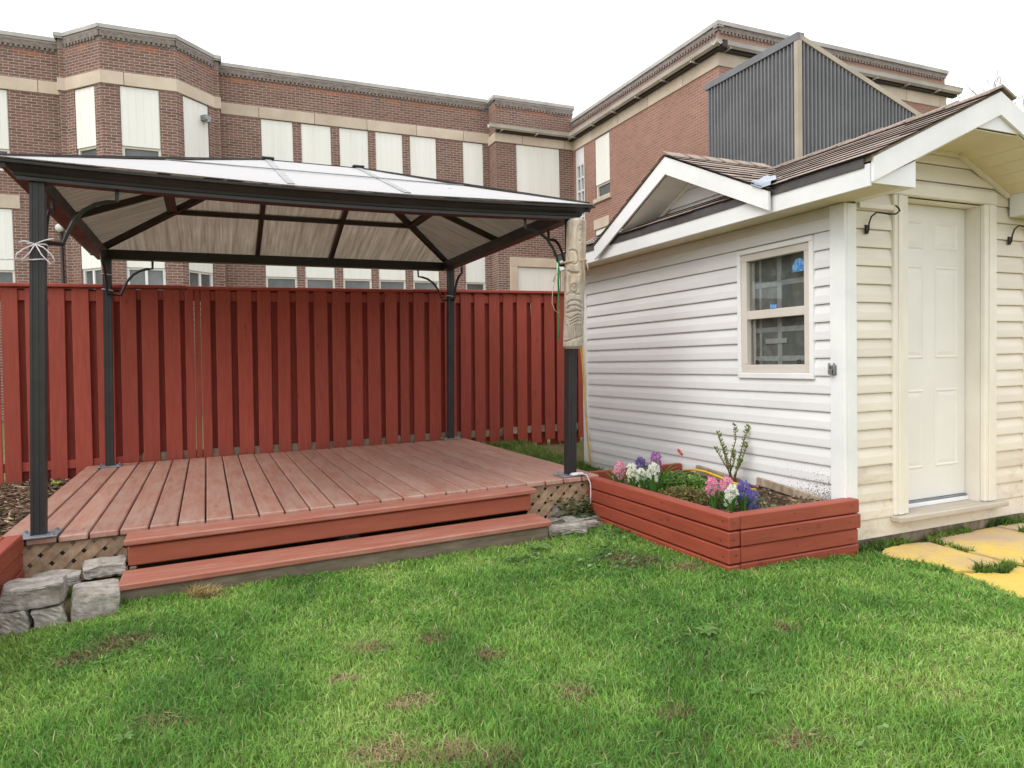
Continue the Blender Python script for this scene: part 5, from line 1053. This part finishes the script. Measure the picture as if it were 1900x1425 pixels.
rosette(1.86, 3.93, 7, .09, .022, 'leafy weed standing against the lower step near its right end', 4)
def tuft(x, y, label, seed, h=.16):
    r_ = np.random.default_rng(seed); n = 160; ok = lambda a, b: np.hypot(a - x, b - y) < .07
    o = blades('dry_tuft', label, (x - .09, x + .09, y - .05, y + .05), n * 6, seed, h, .004, [(200, 176, 130), (176, 160, 100), (160, 164, 90), (196, 182, 140), (210, 190, 150)], ok, False, lay=.9); o['category'] = 'grass tuft'
tuft(-.05, 3.98, 'dry straw-coloured grass tuft against the lower step near its left end', 61, .09)

# ------------------------------------------------------------------ flowers and shrub in the bed
def hyacinth(x, y, z, col, col2, label, seed, h=.11, rad=.032, leaves=7):
    """stalk with a dense spike of six-petalled florets and strap leaves"""
    r_ = random.Random(seed); zb = float(bedz(np.float64(x), np.float64(y))); root = thing('hyacinth', label, 'flower', (x, y, zb)); lean = Vector((r_.uniform(-.02, .02), r_.uniform(-.02, .02), 0))
    MB().tube([(x, y, zb - .01), Vector((x, y, (zb + z) / 2)) + lean * .3, Vector((x, y, z + h * .5)) + lean], .006, 6).build('stem', M_stem, root, True)
    mb = MB(); cols = []; c1, c2 = np.array(srgb(*col)[:3]), np.array(srgb(*col2)[:3]); n = 62
    for k in range(n):
        t_ = (k + .5) / n; a = k * 2.39996; rr = rad * r_.uniform(.8, 1.2) * (.5 + .5 * math.sin(math.pi * min(1, .18 + t_ * .72))) * (1 if t_ < .85 else .8); c = Vector((x, y, z - h * .5 + h * t_)) + lean * t_ + Vector((r_.uniform(-1, 1), r_.uniform(-1, 1), r_.uniform(-1, 1))) * .006
        d_ = Vector((math.cos(a), math.sin(a), .15 + .5 * (t_ - .4))).normalized(); s_ = d_.cross(Vector((0, 0, 1))).normalized(); u_ = s_.cross(d_); b_ = c + d_ * rr * .45; m_ = c + d_ * rr; sz = .0155 * r_.uniform(.85, 1.2); i0 = len(mb.v); mb.v.append(tuple(b_)); tint = c1 + (c2 - c1) * r_.random(); cols.append(tuple(tint * .8) + (1,))
        for q in range(6):
            an = q * math.pi / 3 + r_.uniform(-.15, .15); e = s_ * math.cos(an) + u_ * math.sin(an); e2 = s_ * math.cos(an + .45) + u_ * math.sin(an + .45); e3 = s_ * math.cos(an - .45) + u_ * math.sin(an - .45)
            j = len(mb.v); mb.v += [tuple(m_ + e2 * sz * .45), tuple(m_ + e * sz + d_ * .002 - d_ * .006), tuple(m_ + e3 * sz * .45)]; mb.f += [(i0, j + 2, j), (j, j + 2, j + 1)]; cols += [tuple(tint) + (1,), tuple(np.minimum(1, tint * 1.12)) + (1,), tuple(tint) + (1,)]
    mb.build('flower_spike', M_petal, root, cols=cols)
    lf = MB(); lc = []
    for k in range(leaves):
        a = k * 2 * math.pi / leaves + r_.uniform(-.4, .4); L = (z - zb + h * .1) * r_.uniform(.8, 1.15) + .05; d_ = Vector((math.cos(a), math.sin(a), 0)); s_ = Vector((-math.sin(a), math.cos(a), 0)); P = []
        for t_, w_ in ((0, .5), (.3, .9), (.6, 1), (.85, .7), (1, .05)): c = Vector((x, y, zb)) + d_ * (L * (.12 + .5 * t_ * t_)) + Vector((0, 0, L * (t_ - .3 * t_ * t_ * t_))); P += [c - s_ * .010 * w_, c + d_ * .004, c + s_ * .010 * w_]
        lf.add(P, [q for i in range(4) for q in ((i * 3, i * 3 + 1, i * 3 + 4, i * 3 + 3), (i * 3 + 1, i * 3 + 2, i * 3 + 5, i * 3 + 4))]); cc = np.array(srgb(88, 136, 58)[:3]) * r_.uniform(.75, 1.2); lc += [tuple(cc) + (1,)] * 15
    lf.build('leaves', M_leaf, root, True, cols=lc)
HY = [(2.755, 4.39, .375, (238, 150, 186), (248, 200, 216), 'pink hyacinth at the far end of the flower bed row'), (2.80, 4.26, .375, (250, 250, 240), (240, 244, 226), 'fullest white hyacinth, next to the pink one at the far end'), (2.85, 4.20, .345, (250, 250, 240), (238, 242, 224), 'low white hyacinth leaning over the bed edge below the others'), (2.94, 4.36, .40, (110, 88, 164), (150, 128, 194), 'dark violet hyacinth between the two white ones'), (2.875, 4.12, .39, (250, 250, 242), (240, 244, 230), 'upright white hyacinth in front of the purple one'), (2.955, 4.19, .45, (164, 92, 166), (204, 142, 204), 'tallest, magenta purple hyacinth of the far group'), (2.935, 3.54, .365, (240, 146, 188), (250, 186, 212), 'bright pink hyacinth of the near group'), (2.99, 3.50, .372, (244, 150, 190), (250, 190, 212), 'pale pink hyacinth hidden behind the near white one'), (2.94, 3.40, .345, (252, 252, 244), (242, 244, 230), 'round white hyacinth in the near group'), (3.03, 3.37, .365, (112, 98, 182), (152, 138, 208), 'violet blue hyacinth right of the near white one'), (3.07, 3.34, .31, (116, 102, 186), (156, 142, 210), 'small drooping violet hyacinth at the right of the near group')]
for i, (x, y, z, c1, c2, lb) in enumerate(HY): hyacinth(x, y, z, c1, c2, lb, 70 + i, .115 if i not in (5,) else .13, .041, 9)
def shrub():
    root = thing('budding_shrub', 'thin young shrub with opening green leaf buds by the shed wall', 'shrub', (3.45, 3.95, .26)); mb = MB(); lf = MB(); lc = []; r_ = random.Random(5); B = Vector((3.45, 3.95, .25))
    tips = [(3.30, 3.93, .66), (3.47, 3.95, .70), (3.575, 3.93, .69), (3.33, 3.99, .54), (3.42, 4.02, .55), (3.53, 3.90, .57), (3.50, 4.0, .50), (3.46, 3.88, .46)]
    for tx, ty, tz in tips:
        T = Vector((tx, ty, tz)); m1 = B.lerp(T, .4) + Vector((r_.uniform(-.02, .02), r_.uniform(-.02, .02), .02)); pts = [B + Vector((r_.uniform(-.015, .015), r_.uniform(-.015, .015), 0)), m1, B.lerp(T, .75) + Vector((r_.uniform(-.012, .012), 0, .01)), T]; mb.tube(pts, [.0055, .0045, .0035, .002], 5)
        for k in range(13):
            t_ = .34 + .66 * k / 12; i = min(2, int(t_ * 3)); c = pts[i].lerp(pts[i + 1], t_ * 3 - i) if i < 3 else T
            for q in range(2):
                a = k * 1.6 + q * math.pi; L = .03 * r_.uniform(.6, 1.25) * (1.25 if k > 8 else .9); d_ = Vector((math.cos(a), math.sin(a), 1.1)).normalized(); s_ = d_.cross(Vector((0, 0, 1))).normalized() * L * .3; lf.add([c, c + d_ * L * .5 - s_, c + d_ * L, c + d_ * L * .5 + s_, c + d_ * L * .5 + d_.cross(s_).normalized() * L * .12], [(0, 1, 4), (1, 2, 4), (2, 3, 4), (3, 0, 4)]); cc = np.array(srgb(128, 148, 72)[:3]) * r_.uniform(.7, 1.25); lc += [tuple(cc) + (1,)] * 5
    mb.build('twigs', M_twig, root, True); lf.build('leaf_buds', M_leaf, root, cols=lc)
shrub()
def small_plant(x, y, label):
    mb = MB(); lc = []; z = float(ground_z(x, y))
    for k in range(16):
        a = k * 2.4; L = .09 * random.uniform(.6, 1.2); d_ = Vector((math.cos(a), math.sin(a), .7)).normalized(); s_ = Vector((-math.sin(a), math.cos(a), 0)) * L * .22; c = Vector((x, y, z)); mb.add([c, c + d_ * L * .55 - s_, c + d_ * L, c + d_ * L * .55 + s_], [(0, 1, 2, 3)]); lc += [tuple(np.array(srgb(150, 176, 80)[:3]) * random.uniform(.8, 1.2)) + (1,)] * 4
    tag(mb.build('seedling', M_leaf, None, cols=lc), label, 'plant')
small_plant(-1.3, 7.45, 'yellow green seedling between the fence and the deck corner')
